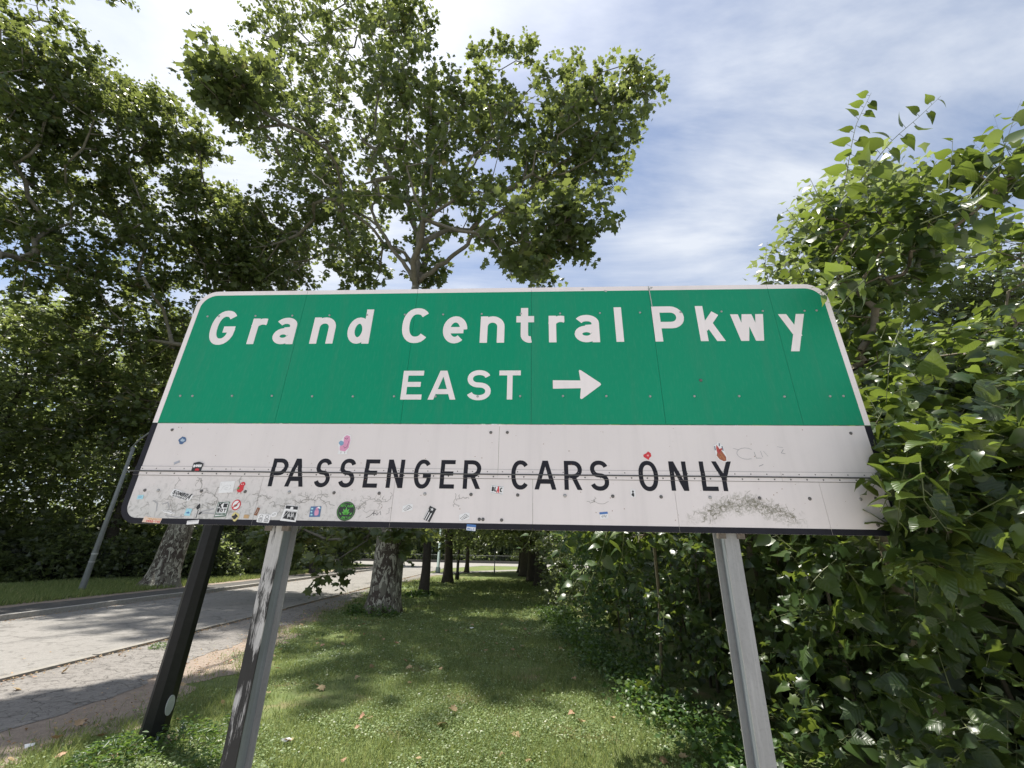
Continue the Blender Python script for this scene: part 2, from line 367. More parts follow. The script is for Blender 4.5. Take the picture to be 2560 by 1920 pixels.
# =================================================================== GROUND
def edge_x(y): return float(np.interp(y, [-10, 4.2, 5.5, 6.7, 9.4, 12.3, 20.5, 26, 32], [-3.9, -3.96, -3.78, -3.95, -4.4, -4.76, -5.75, -5.6, -5.3]))
def wig(y, s=1.): return s*(.10*math.sin(y*2.3)+.07*math.sin(y*5.1+1)+.05*math.sin(y*11.7+2)+.03*math.sin(y*23+4))
def ground_mat():
    m, t, b = mat('lawn_soil_and_grass'); o = objc(t)
    n1 = noise(t, o, 1.1, 6, .6); n2 = noise(t, o, 26, 4, .7); n3 = noise(t, o, 5, 5, .6)
    c = mix(t, n2, (.07, .10, .035), (.16, .20, .075)); c = mix(t, ramp(t, n3, [(.4, 0.), (.7, .6)]), c, (.19, .21, .09))
    c = mix(t, ramp(t, n1, [(.56, 0.), (.68, .8)]), c, (.26, .20, .12))
    t.links.new(c, b.inputs['Base Color']); b.inputs['Roughness'].default_value = .95; b.inputs['Specular IOR Level'].default_value = .15
    bump(t, b, n2, .8, .03); return m
m = MB(); m.poly([(-400, -60, 0), (400, -60, 0), (400, 500, 0), (-400, 500, 0)]); m.make('ground', ground_mat(), kind='structure')
def asphalt(name, lo, hi, crack=1., warm=(1, .97, .92), csc=1.3):
    m, t, b = mat(name); o = objc(t)
    n1 = noise(t, o, .5, 5, .6, .4); n2 = noise(t, o, 60, 4, .85); n3 = noise(t, o, 9, 5, .6)
    c = mix(t, n1, tuple(lo*x for x in warm), tuple(hi*x for x in warm))
    c = mix(t, ramp(t, n2, [(.35, 0.), (.65, .8)]), c, mix(t, 1., c, (1.7, 1.65, 1.6), 'MULTIPLY'))
    c = mix(t, ramp(t, n3, [(.45, 0.), (.7, .3)]), c, mix(t, 1., c, (.6, .58, .56), 'MULTIPLY'))
    wv = nd(t, 'ShaderNodeVectorMath', {0: o, 1: nd(t, 'ShaderNodeVectorMath', {0: nd(t, 'ShaderNodeTexNoise', {'Vector': o, 'Scale': 3., 'Detail': 5.}).outputs['Color'], 'Scale': .5}, operation='SCALE').outputs[0]}, operation='ADD').outputs[0]
    vo = nd(t, 'ShaderNodeTexVoronoi', {'Vector': wv, 'Scale': csc}, feature='DISTANCE_TO_EDGE').outputs[0]
    vo2 = nd(t, 'ShaderNodeTexVoronoi', {'Vector': wv, 'Scale': csc*5.5}, feature='DISTANCE_TO_EDGE').outputs[0]
    ck = math_(t, 'MULTIPLY', ramp(t, vo, [(0, 1.), (.018, 0.)]), .75*crack)
    ck2 = math_(t, 'MULTIPLY', math_(t, 'MULTIPLY', ramp(t, vo2, [(0, 1.), (.06, 0.)]), ramp(t, n3, [(.42, 0.), (.55, 1.)])), .7*crack)
    ck = math_(t, 'MAXIMUM', ck, ck2)
    c = mix(t, ck, c, (.035, .032, .028))
    t.links.new(c, b.inputs['Base Color']); b.inputs['Roughness'].default_value = .88; b.inputs['Specular IOR Level'].default_value = .25
    bump(t, b, math_(t, 'SUBTRACT', math_(t, 'MULTIPLY', n2, .5), ck), .6, .008); return m
ROADM = asphalt('worn_pale_road', .15, .215, .6, (1, .97, .925), csc=.35); PATHM = asphalt('cracked_grey_asphalt', .13, .20, .95, (1, .95, .90), 1.6)
SOIL = asphalt('dry_soil', .16, .25, .2, (1, .82, .68), 2.)
def strip(name, xl, xr, ys, z, mt, **kw):
    m = MB()
    for a, b in zip(ys[:-1], ys[1:]): m.poly([(xl(a), a, z), (xr(a), a, z), (xr(b), b, z), (xl(b), b, z)])
    return m.make(name, mt, **kw)
strip('road', lambda y: -11.32, lambda y: -6.42, np.linspace(-30, 54, 30), .012, ROADM, kind='structure')
ys = np.arange(-12, 34, .12)
strip('soil_edge', lambda y: -6.4, lambda y: edge_x(y)+.12+wig(y*1.3+2, 1.5), ys, .004, SOIL, kind='structure')
strip('footpath', lambda y: -6.38, lambda y: min(edge_x(y)-.9, -5.6) if y < 2.6 else edge_x(y)-(float(np.interp(y, [3, 8, 12, 15], [.85, .7, .4, .1])))+wig(y, .6), ys, .008, PATHM, kind='structure')
# the path that curves to the right beyond the third tree, and the crossing road
def ribbon(name, pts, wd, z, mt, **kw):
    P = np.array(pts, float); t = np.gradient(P, axis=0); t = norm(t); nrm = np.stack([-t[:, 1], t[:, 0]], 1); m = MB()
    for i in range(len(P)-1):
        a, b = P[i]+nrm[i]*wd/2, P[i]-nrm[i]*wd/2; c, d = P[i+1]-nrm[i+1]*wd/2, P[i+1]+nrm[i+1]*wd/2
        m.poly([(b[0], b[1], z), (c[0], c[1], z), (d[0], d[1], z), (a[0], a[1], z)])
    return m.make(name, mt, **kw)
PALE = asphalt('pale_concrete', .18, .24, .3, csc=.5)
ribbon('curving_path', [(-5.75, 33.8), (-5.3, 35.5), (-4.4, 37.5), (-2.8, 40), (-.6, 43), (2.2, 46.5), (6, 50), (12, 54)], 1.9, .010, PALE, kind='structure')
m = MB(); m.poly([(-90, 56, .016), (90, 56, .016), (90, 68, .016), (-90, 68, .016)]); m.make('crossing_road', PALE, kind='structure')
m = MB(); m.poly([(-13.4, 47, .014), (-5.8, 47, .014), (-3.2, 56, .014), (-18, 56, .014)]); m.make('road_mouth', PALE, kind='structure')
strip('left_footway', lambda y: -12.75+wig(y, .5), lambda y: -11.44, np.arange(-10, 50, .3), .10, asphalt('dark_footway', .06, .09, .8), kind='structure')
strip('left_soil_strip', lambda y: -13.7+wig(y*.7, 2.), lambda y: -12.5, np.arange(-10, 50, .25), .094, SOIL, kind='structure')
m = MB(); m.poly([(-60, -20, .09), (-11.46, -20, .09), (-11.46, 50, .09), (-60, 50, .09)]); m.make('left_verge', bpy.data.materials['lawn_soil_and_grass'], kind='structure')
CONC = simple('kerb_concrete', (.36, .34, .31), .85, 0, .3, 14)
kr = thing('left_kerb', 'weathered concrete kerb along the far left side of the road', 'kerb', (-11.38, 0, 0)); kr['kind'] = 'structure'; del kr['category'], kr['label']
km = MB(); km.box((-.075, -1.245, 0), (.075, 1.245, .13)); kme = raw('kerb_stone', km.v, km.f, CONC)
for i in range(22):
    o = put('kerb_stone', kme, kr, loc=(random.uniform(-.01, .01), -3+i*2.5, random.uniform(-.008, .004))); o.rotation_euler.z = random.uniform(-.004, .004)
kr = thing('edging_kerb', 'x', 'x', (-6.40, 0, 0)); kr['kind'] = 'structure'; del kr['category'], kr['label']
km = MB(); km.box((-.055, -.745, 0), (.055, .745, .045)); kme = raw('kerb_stone', km.v, km.f, simple('pale_edging', (.23, .215, .19), .85, 0, .3, 12))
for i in range(26):
    o = put('kerb_stone', kme, kr, loc=(random.uniform(-.02, .02), 1+i*1.5, random.uniform(-.012, .004))); o.rotation_euler = (random.uniform(-.006, .006), 0, random.uniform(-.014, .014))
m = MB(); m.box((-90, 68.0, 0), (90, 68.3, .35)); m.make('far_kerb', simple('far_kerb_stone', (.10, .095, .09)), kind='structure')
BOUNCE = asphalt('bounce_paving_concrete', .30, .40, .4, (1, .96, .92), .5)
m = MB(); m.poly([(-11, -26, .016), (26, -26, .016), (26, 1.2, .016), (2.4, 2.7, .016), (-5.9, 2.7, .016), (-11, 1.5, .016)]); m.make('bounce_paving', BOUNCE, kind='structure')  # unseen paving added behind the camera to bounce sunlight onto the sign
# litter of crumbled soil and dry bits in the kerb line
# =================================================================== SIGN
SY, ST = -.0561, .0329
SX = Vector((math.cos(SY), math.sin(SY), 0)); SN = Vector((-math.sin(SY), math.cos(SY), 0)); SZ = Vector((0, 0, 1))*math.cos(ST)+SN*math.sin(ST); SYv = SZ.cross(SX)
sign = thing('highway_sign', 'large green and white direction sign on two steel posts, stickers along its lower half', 'road sign')
sign.matrix_world = Matrix(((SX[0], SYv[0], SZ[0], -.0905), (SX[1], SYv[1], SZ[1], 2.4), (SX[2], SYv[2], SZ[2], .6939+CAM_Z), (0, 0, 0, 1)))
SM = sign.matrix_world.copy(); SMI = SM.inverted()
W2, ZT, ZB = 2.107, .9633, -.5855
def signmat(name, col, dirt=0., gloss=.35):
    m, t, b = mat(name); o = objc(t)
    n1 = noise(t, o, 1.6, 4, .5); n2 = noise(t, o, 14, 6, .7)
    c = mix(t, n1, tuple(x*.90 for x in col), tuple(min(.9, x*1.07) for x in col))
    c = mix(t, ramp(t, n2, [(.55, 0.), (.8, .22)]), c, tuple(x*.72+.02 for x in col))
    oi = nd(t, 'ShaderNodeObjectInfo').outputs['Random']; c = mix(t, math_(t, 'MULTIPLY', oi, .14), c, tuple(x*.62+.05 for x in col))
    run = noise(t, vmap(t, o, (1, 1, .06)), 7, 5, .65); c = mix(t, ramp(t, run, [(.5, 0.), (.75, .3)]), c, tuple(x*.62+.05 for x in col))
    fine = noise(t, vmap(t, o, (1, 1, .16)), 90, 3, .7)
    c = mix(t, ramp(t, fine, [(.5, 0.), (.8, .04)]), c, (.45, .45, .42))
    if dirt:
        s = nd(t, 'ShaderNodeSeparateXYZ', {0: o}); X, Z = s.outputs[0], s.outputs[2]
        # grime where the old vine grew, with an uneven edge
        low = ramp(t, math_(t, 'ADD', math_(t, 'MULTIPLY', Z, -1.), math_(t, 'MULTIPLY', noise(t, o, 3.5, 6, .65, .6), .30)), [(.44, 0.), (.66, 1.)])
        left = ramp(t, math_(t, 'ADD', math_(t, 'MULTIPLY', X, -.32), math_(t, 'MULTIPLY', noise(t, o, 2.2, 4), .4)), [(.30, 0.), (.62, 1.)])
        g = math_(t, 'MULTIPLY', math_(t, 'MULTIPLY', low, left), dirt)
        sp_ = noise(t, vmap(t, o, (1, 1, .8)), 38, 8, .75, .8)
        c = mix(t, math_(t, 'MULTIPLY', g, .45), c, (.44, .47, .45))
        c = mix(t, math_(t, 'MULTIPLY', g, ramp(t, sp_, [(.50, 0.), (.66, .75)])), c, (.16, .16, .14))
        # right hand mossy stain
        dx = math_(t, 'MULTIPLY', math_(t, 'SUBTRACT', X, 1.33), 3.1); dz = math_(t, 'MULTIPLY', math_(t, 'ADD', Z, .475), 14.)
        wob = math_(t, 'MULTIPLY', math_(t, 'COSINE', math_(t, 'MULTIPLY', dx, 3.4)), .55)
        rr = math_(t, 'ADD', math_(t, 'POWER', math_(t, 'ABSOLUTE', dx), 2.), math_(t, 'POWER', math_(t, 'ABSOLUTE', math_(t, 'SUBTRACT', dz, wob)), 2.))
        rr = math_(t, 'ADD', rr, math_(t, 'MULTIPLY', math_(t, 'SUBTRACT', noise(t, o, 22, 6, .7, 1.), .5), 3.2))
        c = mix(t, math_(t, 'MULTIPLY', ramp(t, rr, [(.0, .85), (.9, 0.)]), ramp(t, noise(t, o, 75, 6, .7, .5), [(.42, 0.), (.56, 1.)])), c, (.25, .24, .19))
    t.links.new(c, b.inputs['Base Color'])
    r_ = ramp(t, n2, [(.3, gloss), (.7, gloss+.18)]); t.links.new(r_, b.inputs['Roughness'])
    bump(t, b, n1, .06, .02); return m
WHITE = signmat('white_sheeting', (.80, .735, .72), 0.); DIRTY = signmat('grimy_white_sheeting', (.70, .652, .638), 1., .4)
GREEN = signmat('green_sheeting', (.001, .25, .13), 0., .36); GREEN.node_tree.nodes['Principled BSDF'].inputs['Specular IOR Level'].default_value = .16; BLACK = simple('black_sheeting', (.012, .012, .018), .6, 0, .3, 20, .25)
LETW = signmat('white_letter', (.80, .74, .73)); ALU = simple('aluminium', (.45, .45, .44), .45, .6, .2, 30)
def rounded(x0, x1, z0, z1, rtl=0, rtr=0, rbr=0, rbl=0, n=8):
    P = []
    for cx, cz, r_, a in ((x0, z0, rbl, 180), (x1, z0, rbr, 270), (x1, z1, rtr, 0), (x0, z1, rtl, 90)):
        if r_ == 0: P.append((cx, cz)); continue
        ox = cx+(r_ if cx == x0 else -r_); oz = cz+(r_ if cz == z0 else -r_)
        P += [(ox+r_*math.cos(math.radians(a+90*i/n)), oz+r_*math.sin(math.radians(a+90*i/n))) for i in range(n+1)]
    return P
def clip(P, ax, lim, sgn):             # keep sgn*(p[ax]-lim) <= 0
    o = []
    for i in range(len(P)):
        a, b = P[i], P[(i+1) % len(P)]; da, db = sgn*(a[ax]-lim), sgn*(b[ax]-lim)
        if da <= 0: o.append(a)
        if da*db < 0:
            f = da/(da-db); o.append((a[0]+(b[0]-a[0])*f, a[1]+(b[1]-a[1])*f))
    return o
def cliprect(P, x0, x1, z0, z1):
    for ax, lim, s in ((0, x0, -1), (0, x1, 1), (1, z0, -1), (1, z1, 1)):
        P = clip(P, ax, lim, s)
        if len(P) < 3: return []
    return P
def ring(outer, inner):                # quads between two outlines of equal count
    n = len(outer); return [[outer[i], outer[(i+1) % n], inner[(i+1) % n], inner[i]] for i in range(n)]
G = .0008
seams = [-W2, -1.338, -.567, .207, .980, 1.744, W2]
UO = rounded(-W2, W2, 0, ZT, .13, .13, 0, 0)
bw = .033
UI = rounded(-W2+bw, W2-bw, .0, ZT-bw, .10, .10, 0, 0)
for a, b in zip(seams[:-1], seams[1:]):
    mm = MB(); mm.prism(cliprect(UO, a+G, b-G, .002, 2), 0, .004); mm.make('green_panel', GREEN, sign)
    mm = MB()
    for q in ring(UO, UI)[1:]:
        if abs(q[0][1]) < 1e-6 and abs(q[1][1]) < 1e-6: continue
        c = cliprect(q, a+G, b-G, .002, 2)
        if c: mm.poly([(x, -.0005, z) for x, z in c])
    if mm.f: mm.make('white_border', LETW, sign)
LO = rounded(-W2, W2, ZB, 0, 0, 0, .11, .11)
LI = rounded(-W2+.036, W2-.036, ZB+.030, 0, 0, 0, .075, .075)
def lowpanel(a, b, z0, z1, name='white_panel', y0=0., y1=.004, mt=None):
    mm = MB(); mm.prism(cliprect(LO, a+G, b-G, z0, z1), y0, y1); mm.make(name, mt or DIRTY, sign)
    mm = MB()
    for q in ring(LO, LI):
        if abs(q[0][1]) < 1e-6 and abs(q[1][1]) < 1e-6: continue
        c = cliprect(q, a+G, b-G, z0, z1)
        if c: mm.poly([(x, y0-.0005, z) for x, z in c])
    if mm.f: mm.make('black_border', BLACK, sign)
lowpanel(-W2, .022, -.3, -.002); lowpanel(.022, W2, -.3, -.002)
ls_ = [-W2, -1.3225, -.555, .2165, .980, 1.7435, W2]
for a, b in zip(ls_[:-1], ls_[1:]): lowpanel(a, b, ZB, -.3015)
hs = [-W2, -1.523, .022, 1.556, W2]
for a, b in zip(hs[:-1], hs[1:]):
    lowpanel(a, b, -.2905, -.2665, 'hinge_leaf', -.0035, -.0004); lowpanel(a, b, -.3165, -.2975, 'hinge_leaf', -.0035, -.0004)
mm = MB(); mm.tube([(-W2-.04, -.004, -.294), (W2+.04, -.004, -.294)], [.0036, .0036], 10); mm.make('hinge_pin', simple('hinge_steel', (.10, .10, .10), .5, .4, .3, 60), sign, True)
mm = MB()
for i in range(700):
    u = -W2-.03+i*.00610; mm.box((u, -.0088, -.2968), (u+.0032, -.004, -.2912))
mm.make('hinge_knuckles', simple('knuckle_steel', (.09, .09, .09), .5, .4, .3, 60), sign, kind='stuff')
mm = MB(); mm.box((-W2, -.0012, -.2972), (W2, -.0006, -.2908)); mm.box((-W2, -.0012, -.2664), (W2, -.0006, -.2650)); mm.box((-W2, -.0012, -.3186), (W2, -.0006, -.3168)); mm.make('hinge_shadow_strip', BLACK, sign, kind='stuff')
# hinge shadow lines are laid on as black strips; the edge return of the panels
mm = MB()
for z in (.76, .176, -.404):
    mm.box((-1.95, .006, z-.035), (1.95, .012, z+.035)); mm.box((-1.95, .012, z-.035), (1.95, .05, z-.029))
mm.make('stringer', ALU, sign)
for u in seams[1:-1]:
    mm = MB(); mm.box((u-.02, .0045, .01), (u+.02, .0055, ZT-.02)); mm.make('joint_strip', BLACK, sign)
# rivets
rm = MB(); k = 8; r0 = .0078
for i in range(k):
    a, b = 2*PI*i/k, 2*PI*(i+1)/k
    A_, B_ = (math.cos(a), math.sin(a)), (math.cos(b), math.sin(b))
    rm.poly([(A_[0]*r0, 0, A_[1]*r0), (A_[0]*r0*.75, -.0035, A_[1]*r0*.75), (B_[0]*r0*.75, -.0035, B_[1]*r0*.75), (B_[0]*r0, 0, B_[1]*r0)])
    rm.poly([(A_[0]*r0*.75, -.0035, A_[1]*r0*.75), (0, -.005, 0), (B_[0]*r0*.75, -.0035, B_[1]*r0*.75)])
RIV = raw('rivet', rm.v, rm.f, simple('rivet_metal', (.34, .34, .33), .4, .7, .3, 40)); RIVD = raw('rivet', rm.v, rm.f, simple('dark_rivet', (.12, .115, .11), .6, .4, .3, 40))
def rivet(u, v, s=1., dark=False, y=-.0006, nm='rivet'):
    o = put(nm, RIVD if dark else RIV, sign, loc=(u, y, v)); o.scale = (s, s, s)
for i in range(16): rivet(-1.916+i*.2567, .759+random.uniform(-.002, .002))
for u in (-1.997, 2.009): rivet(u, .761)
for i in range(16): rivet(-1.91+i*.2563, .176+random.uniform(-.002, .002))
for u in (-1.99, 2.009): rivet(u, .178)
rivet(1.218, .279, 1.3, True)
for i in range(16): rivet(-1.92+i*.2568, -.405, 1.25, i % 3 != 0)
for u, v in ((-2.001, -.404), (2.011, -.4), (1.98, -.533), (1.986, -.045), (-.027, -.051), (.069, -.05), (-1.965, -.044), (-.07, -.535), (-.05, -.535), (.05, -.537)): rivet(u, v, 1.2, True)
for i in range(50):
    u = -2.06+i*.0843
    rivet(u, -.279, .42, True, -.0036); rivet(u+.035, -.3065, .55, True, -.0036)
# ---- lettering: stroke glyphs
def arc(cx, cy, rx, ry, a0, a1, n=14, p=1.): # p<1 squarer
    o = []
    for i in range(n+1):
        a = math.radians(a0+(a1-a0)*i/n); c, s = math.cos(a), math.sin(a)
        o.append((cx+rx*math.copysign(abs(c)**p, c), cy+ry*math.copysign(abs(s)**p, s)))
    return o
def glyph(ch, w, H, s):
    """centre-line strokes in box w x H with stroke s"""
    a = s/2; e = s*.9; q = .88
    def ext(p0, p1, k=1.):             # a stroke that runs past the box, to be cut flat
        dx, dy = p1[0]-p0[0], p1[1]-p0[1]; L = math.hypot(dx, dy); return [(p0[0]-dx/L*s*k, p0[1]-dy/L*s*k), (p1[0]+dx/L*s*k, p1[1]+dy/L*s*k)]
    V = lambda x, y0=0, y1=H: [(x, y0), (x, y1)]
    Hz = lambda y, x0=0, x1=w: [(x0, y), (x1, y)]
    if ch == 'A': return [ext((a*1.05, 0), (w/2-a*.25, H)), ext((w-a*1.05, 0), (w/2+a*.25, H)), Hz(.27*H, w*.22, w*.78)]
    if ch == 'B': r = (H-s)/4; return [V(a), Hz(H-a, a, w-r-a)+arc(w-r-a*1.2, H-a-r, r, r, 90, -90, 8)[1:]+[(a, H/2)], Hz(H/2, a, w-r-a)+arc(w-r-a, a+r, r, r, 90, -90, 8)[1:]+[(a, a)]]
    if ch == 'C': return [arc(w/2+w*.02, H/2, w/2-a, H/2-a, 42, 318, 22, q)]
    if ch == 'G': return [arc(w/2, H/2, w/2-a, H/2-a, 42, 338, 24, q), [(w*.52, .44*H), (w-a*.2, .44*H)], [(w-a*1.1, .46*H), (w-a*1.3, .26*H)]]
    if ch == 'O': return [arc(w/2, H/2, w/2-a, H/2-a, 0, 360, 28, q)]
    if ch == 'D': r = H/2-a; rx = min(w*.62, r); return [V(a), Hz(H-a, a, w-a-rx)+arc(w-a-rx, H/2, rx, r, 90, -90, 12)[1:]+[(a, a)]]
    if ch == 'E': return [V(a), Hz(H-a), Hz(H/2+.02*H, 0, w*.9), Hz(a)]
    if ch == 'F': return [V(a), Hz(H-a), Hz(H/2, 0, w*.85)]
    if ch == 'H': return [V(a), V(w-a), Hz(H/2)]
    if ch == 'I': return [V(w/2)]
    if ch == 'K': return [V(a), ext((w-a, H), (a, .36*H), .0) and [(w-a*.6, H+e*.6), (a, .34*H)], [(w*.36, .56*H), (w-a*.6, -e*.6)]]
    if ch == 'L': return [V(a), Hz(a)]
    if ch == 'M': return [V(a), V(w-a), [(a, H), (w/2, .25*H)], [(w-a, H), (w/2, .25*H)]]
    if ch == 'N': return [V(a), V(w-a), ext((a*1.2, H), (w-a*1.2, 0), .4)]
    if ch in 'PR':
        r = .235*H if s < .03 else .225*H; y1 = H-a; y0 = y1-2*r
        o = [V(a), Hz(y1, a, w-r-a)+arc(w-r-a, y1-r, r, r, 90, -90, 10)[1:]+[(a, y0)]]
        if ch == 'R': o.append([(w*.48, y0+a*.4), (w-a*1.0, -e*.35)])
        return o
    if ch == 'S':
        r1 = (H-s)/4; rx = w/2-a
        return [arc(w/2, H-a-r1, rx*.96, r1, 18, 255, 16, .93)+arc(w/2, a+r1, rx, r1, 75, -162, 16, .93)]
    if ch == 'T': return [V(w/2), Hz(H-a)]
    if ch == 'W': return [ext((a, H), (w*.27, 0), .4), ext((w*.27, 0), (w/2, H), .4), ext((w/2, H), (w*.73, 0), .4), ext((w*.73, 0), (w-a, H), .4)]
    if ch == 'Y': return [ext((a*.9, H), (w/2, .40*H), .5), ext((w-a*.9, H), (w/2, .40*H), .5), V(w/2, 0, .44*H)]
    if ch == '-': return [Hz(H/2)]
    # lower case; H is then the x-height (or ascender height where it has one)
    if ch == 'r': return [V(a), arc(w*.78, H-a-.30*H, w*.62, .30*H, 165, 62, 8)]
    if ch == 'n': return [V(a), arc(w/2, H-w/2, w/2-a, w/2-a, 180, 0, 12)+[(w-a, 0)]]
    if ch == 'a': return [arc(w*.50, H*.70, w*.5-a, H*.30-a, 155, 0, 12)+[(w-a, 0)], arc(w*.47, H*.30, w*.47-a, H*.30-a, 30, 330, 18)+[(w-a*1.2, H*.2)], [(w-a*1.5, H*.53), (w*.45, H*.60-a*.75)]]
    if ch == 'e': return [[(a, H*.48), (w-a, H*.48)], arc(w/2, H/2, w/2-a, H/2-a, 0, 310, 24)]
    if ch == 'd': x = H*.76/2; return [V(w-a), arc(w*.47, x, w*.47-a, x-a, 0, 360, 24)]
    if ch == 't': return [[(w*.42, H), (w*.42, H*.26)]+arc(w*.42+w*.28, H*.22, w*.28, H*.22-a, 180, 285, 8)[1:], [(0, H*.76-a), (w*.92, H*.76-a)]]
    if ch == 'l': return [V(w/2)]
    if ch == 'k': return [V(a), [(w-s*.9, H*.75+s*.2), (s*.7, H*.34)], [(w*.42, H*.50), (w-a*1.2, -s*.3)]]
    if ch == 'w': return [ext((a*1.0, H), (w*.28, 0), .4), ext((w*.28, 0), (w*.47, H), .4), ext((w*.53, H), (w*.72, 0), .4), ext((w*.72, 0), (w-a*1.0, H), .4)]
    if ch == 'y': return [[(a*1.0-s*.2, H+s*.4), (w*.56, H*.38)], ext((w-a*1.05, H), (w*.26, 0), .6)]
    return []
def stroke_quads(pts, s):
    n = len(pts); L = []; 
    P = np.array(pts, float)
    closed = np.linalg.norm(P[0]-P[-1]) < 1e-6
    off = []
    for i in range(n):
        if i == 0: d0 = P[1]-P[0] if not closed else P[-1]-P[-2]; d1 = P[1]-P[0]
        elif i == n-1: d0 = P[-1]-P[-2]; d1 = d0 if not closed else P[1]-P[0]
        else: d0 = P[i]-P[i-1]; d1 = P[i+1]-P[i]
        d0 = d0/(np.linalg.norm(d0)+1e-12); d1 = d1/(np.linalg.norm(d1)+1e-12)
        n0 = np.array([-d0[1], d0[0]]); n1 = np.array([-d1[1], d1[0]]); m_ = n0+n1; m_ /= (np.linalg.norm(m_)+1e-12)
        off.append(m_*min(1.6, 1/max(.4, m_@n1))*s/2)
    off = np.array(off); A_, B_ = P+off, P-off
    return [[tuple(A_[i]), tuple(B_[i]), tuple(B_[i+1]), tuple(A_[i+1])] for i in range(n-1)]
def put_glyph(ch, x0, x1, z0, z1, s, mt, parent, y=-.0007, boxh=None, hinge=False, name='letter', tf=None):
    w_, H = x1-x0, z1-z0; mm = MB(); kk = 0
    for st in glyph(ch, w_, H, s):
        kk += 1
        for q in stroke_quads(st, s):
            q = cliprect(q, -.002, w_+.002, -.0001, H)
            if not q: continue
            q = [(x0+x, z0+z) for x, z in q]
            zones = [(-9, -.3169, y), (-.3164, -.2976, -.0040), (-.2904, -.2666, -.0040), (-.2662, 9, y)] if hinge else [(-9, 9, y)]
            for a, b, yy in zones:
                c = cliprect(q, -9, 9, a, b)
                if c: mm.poly([(*(tf(x, z) if tf else (x, z)),)[:1]+(yy-kk*.00008,)+(*(tf(x, z) if tf else (x, z)),)[1:] for x, z in c])
    if mm.f: return mm.make(name, mt, parent)
big = [('G', -1.946, -1.770, .540, .805), ('r', -1.665, -1.565, .544, .740), ('a', -1.500, -1.352, .542, .744), ('n', -1.241, -1.085, .544, .744), ('d', -1.0, -.846, .542, .803),
       ('C', -.643, -.455, .544, .809), ('e', -.367, -.208, .540, .743), ('n', -.123, .034, .543, .740), ('t', .110, .235, .541, .802), ('r', .319, .418, .543, .740), ('a', .483, .640, .542, .744), ('l', .742, .789, .544, .800),
       ('P', .983, 1.180, .544, .803), ('k', 1.260, 1.420, .545, .803), ('w', 1.471, 1.674, .545, .738), ('y', 1.769, 1.925, .471, .736)]
for c, a, b, z0, z1 in big: put_glyph(c, a, b, z0, z1, .0475, LETW, sign)
for c, a, b, z0, z1 in [('E', -.588, -.459, .154, .347), ('A', -.420, -.250, .154, .347), ('S', -.186, -.038, .150, .350), ('T', .011, .143, .155, .347)]: put_glyph(c, a, b, z0, z1, .033, LETW, sign)
for c, a, b, z0, z1 in [('P', -1.284, -1.188, -.374, -.214), ('A', -1.188, -1.080, -.374, -.214), ('S', -1.022, -.932, -.376, -.212), ('S', -.882, -.790, -.376, -.212), ('E', -.737, -.655, -.375, -.215), ('N', -.605, -.510, -.375, -.215), ('G', -.451, -.352, -.377, -.213), ('E', -.302, -.220, -.375, -.215), ('R', -.171, -.072, -.375, -.215),
       ('C', .095, .198, -.376, -.213), ('A', .226, .346, -.374, -.214), ('R', .390, .489, -.374, -.214), ('S', .532, .634, -.377, -.211), ('O', .796, .901, -.376, -.210), ('N', .965, 1.058, -.372, -.212), ('L', 1.130, 1.214, -.371, -.211), ('Y', 1.200, 1.302, -.371, -.210)]:
    put_glyph(c, a, b, z0, z1, .0235, BLACK, sign, hinge=True)
mm = MB()
def rc(p, q, f): return (p[0]+(q[0]-p[0])*f, p[1]+(q[1]-p[1])*f)
mm.poly([(x, -.0007, z) for x, z in [(.338, .225), (.505, .228), (.505, .279), (.338, .281)]])
tp, bt, nz, ct1, ct2 = (.492, .353), (.492, .156), (.632, .254), (.508, .279), (.508, .228)
mm.poly([(x, -.0007, z) for x, z in [(.505, .228), (.498, .166), (.502, .158), (.511, .160), (.622, .246), (.627, .254), (.622, .263), (.511, .347), (.502, .350), (.498, .342), (.505, .279)]])
mm.make('arrow', LETW, sign)
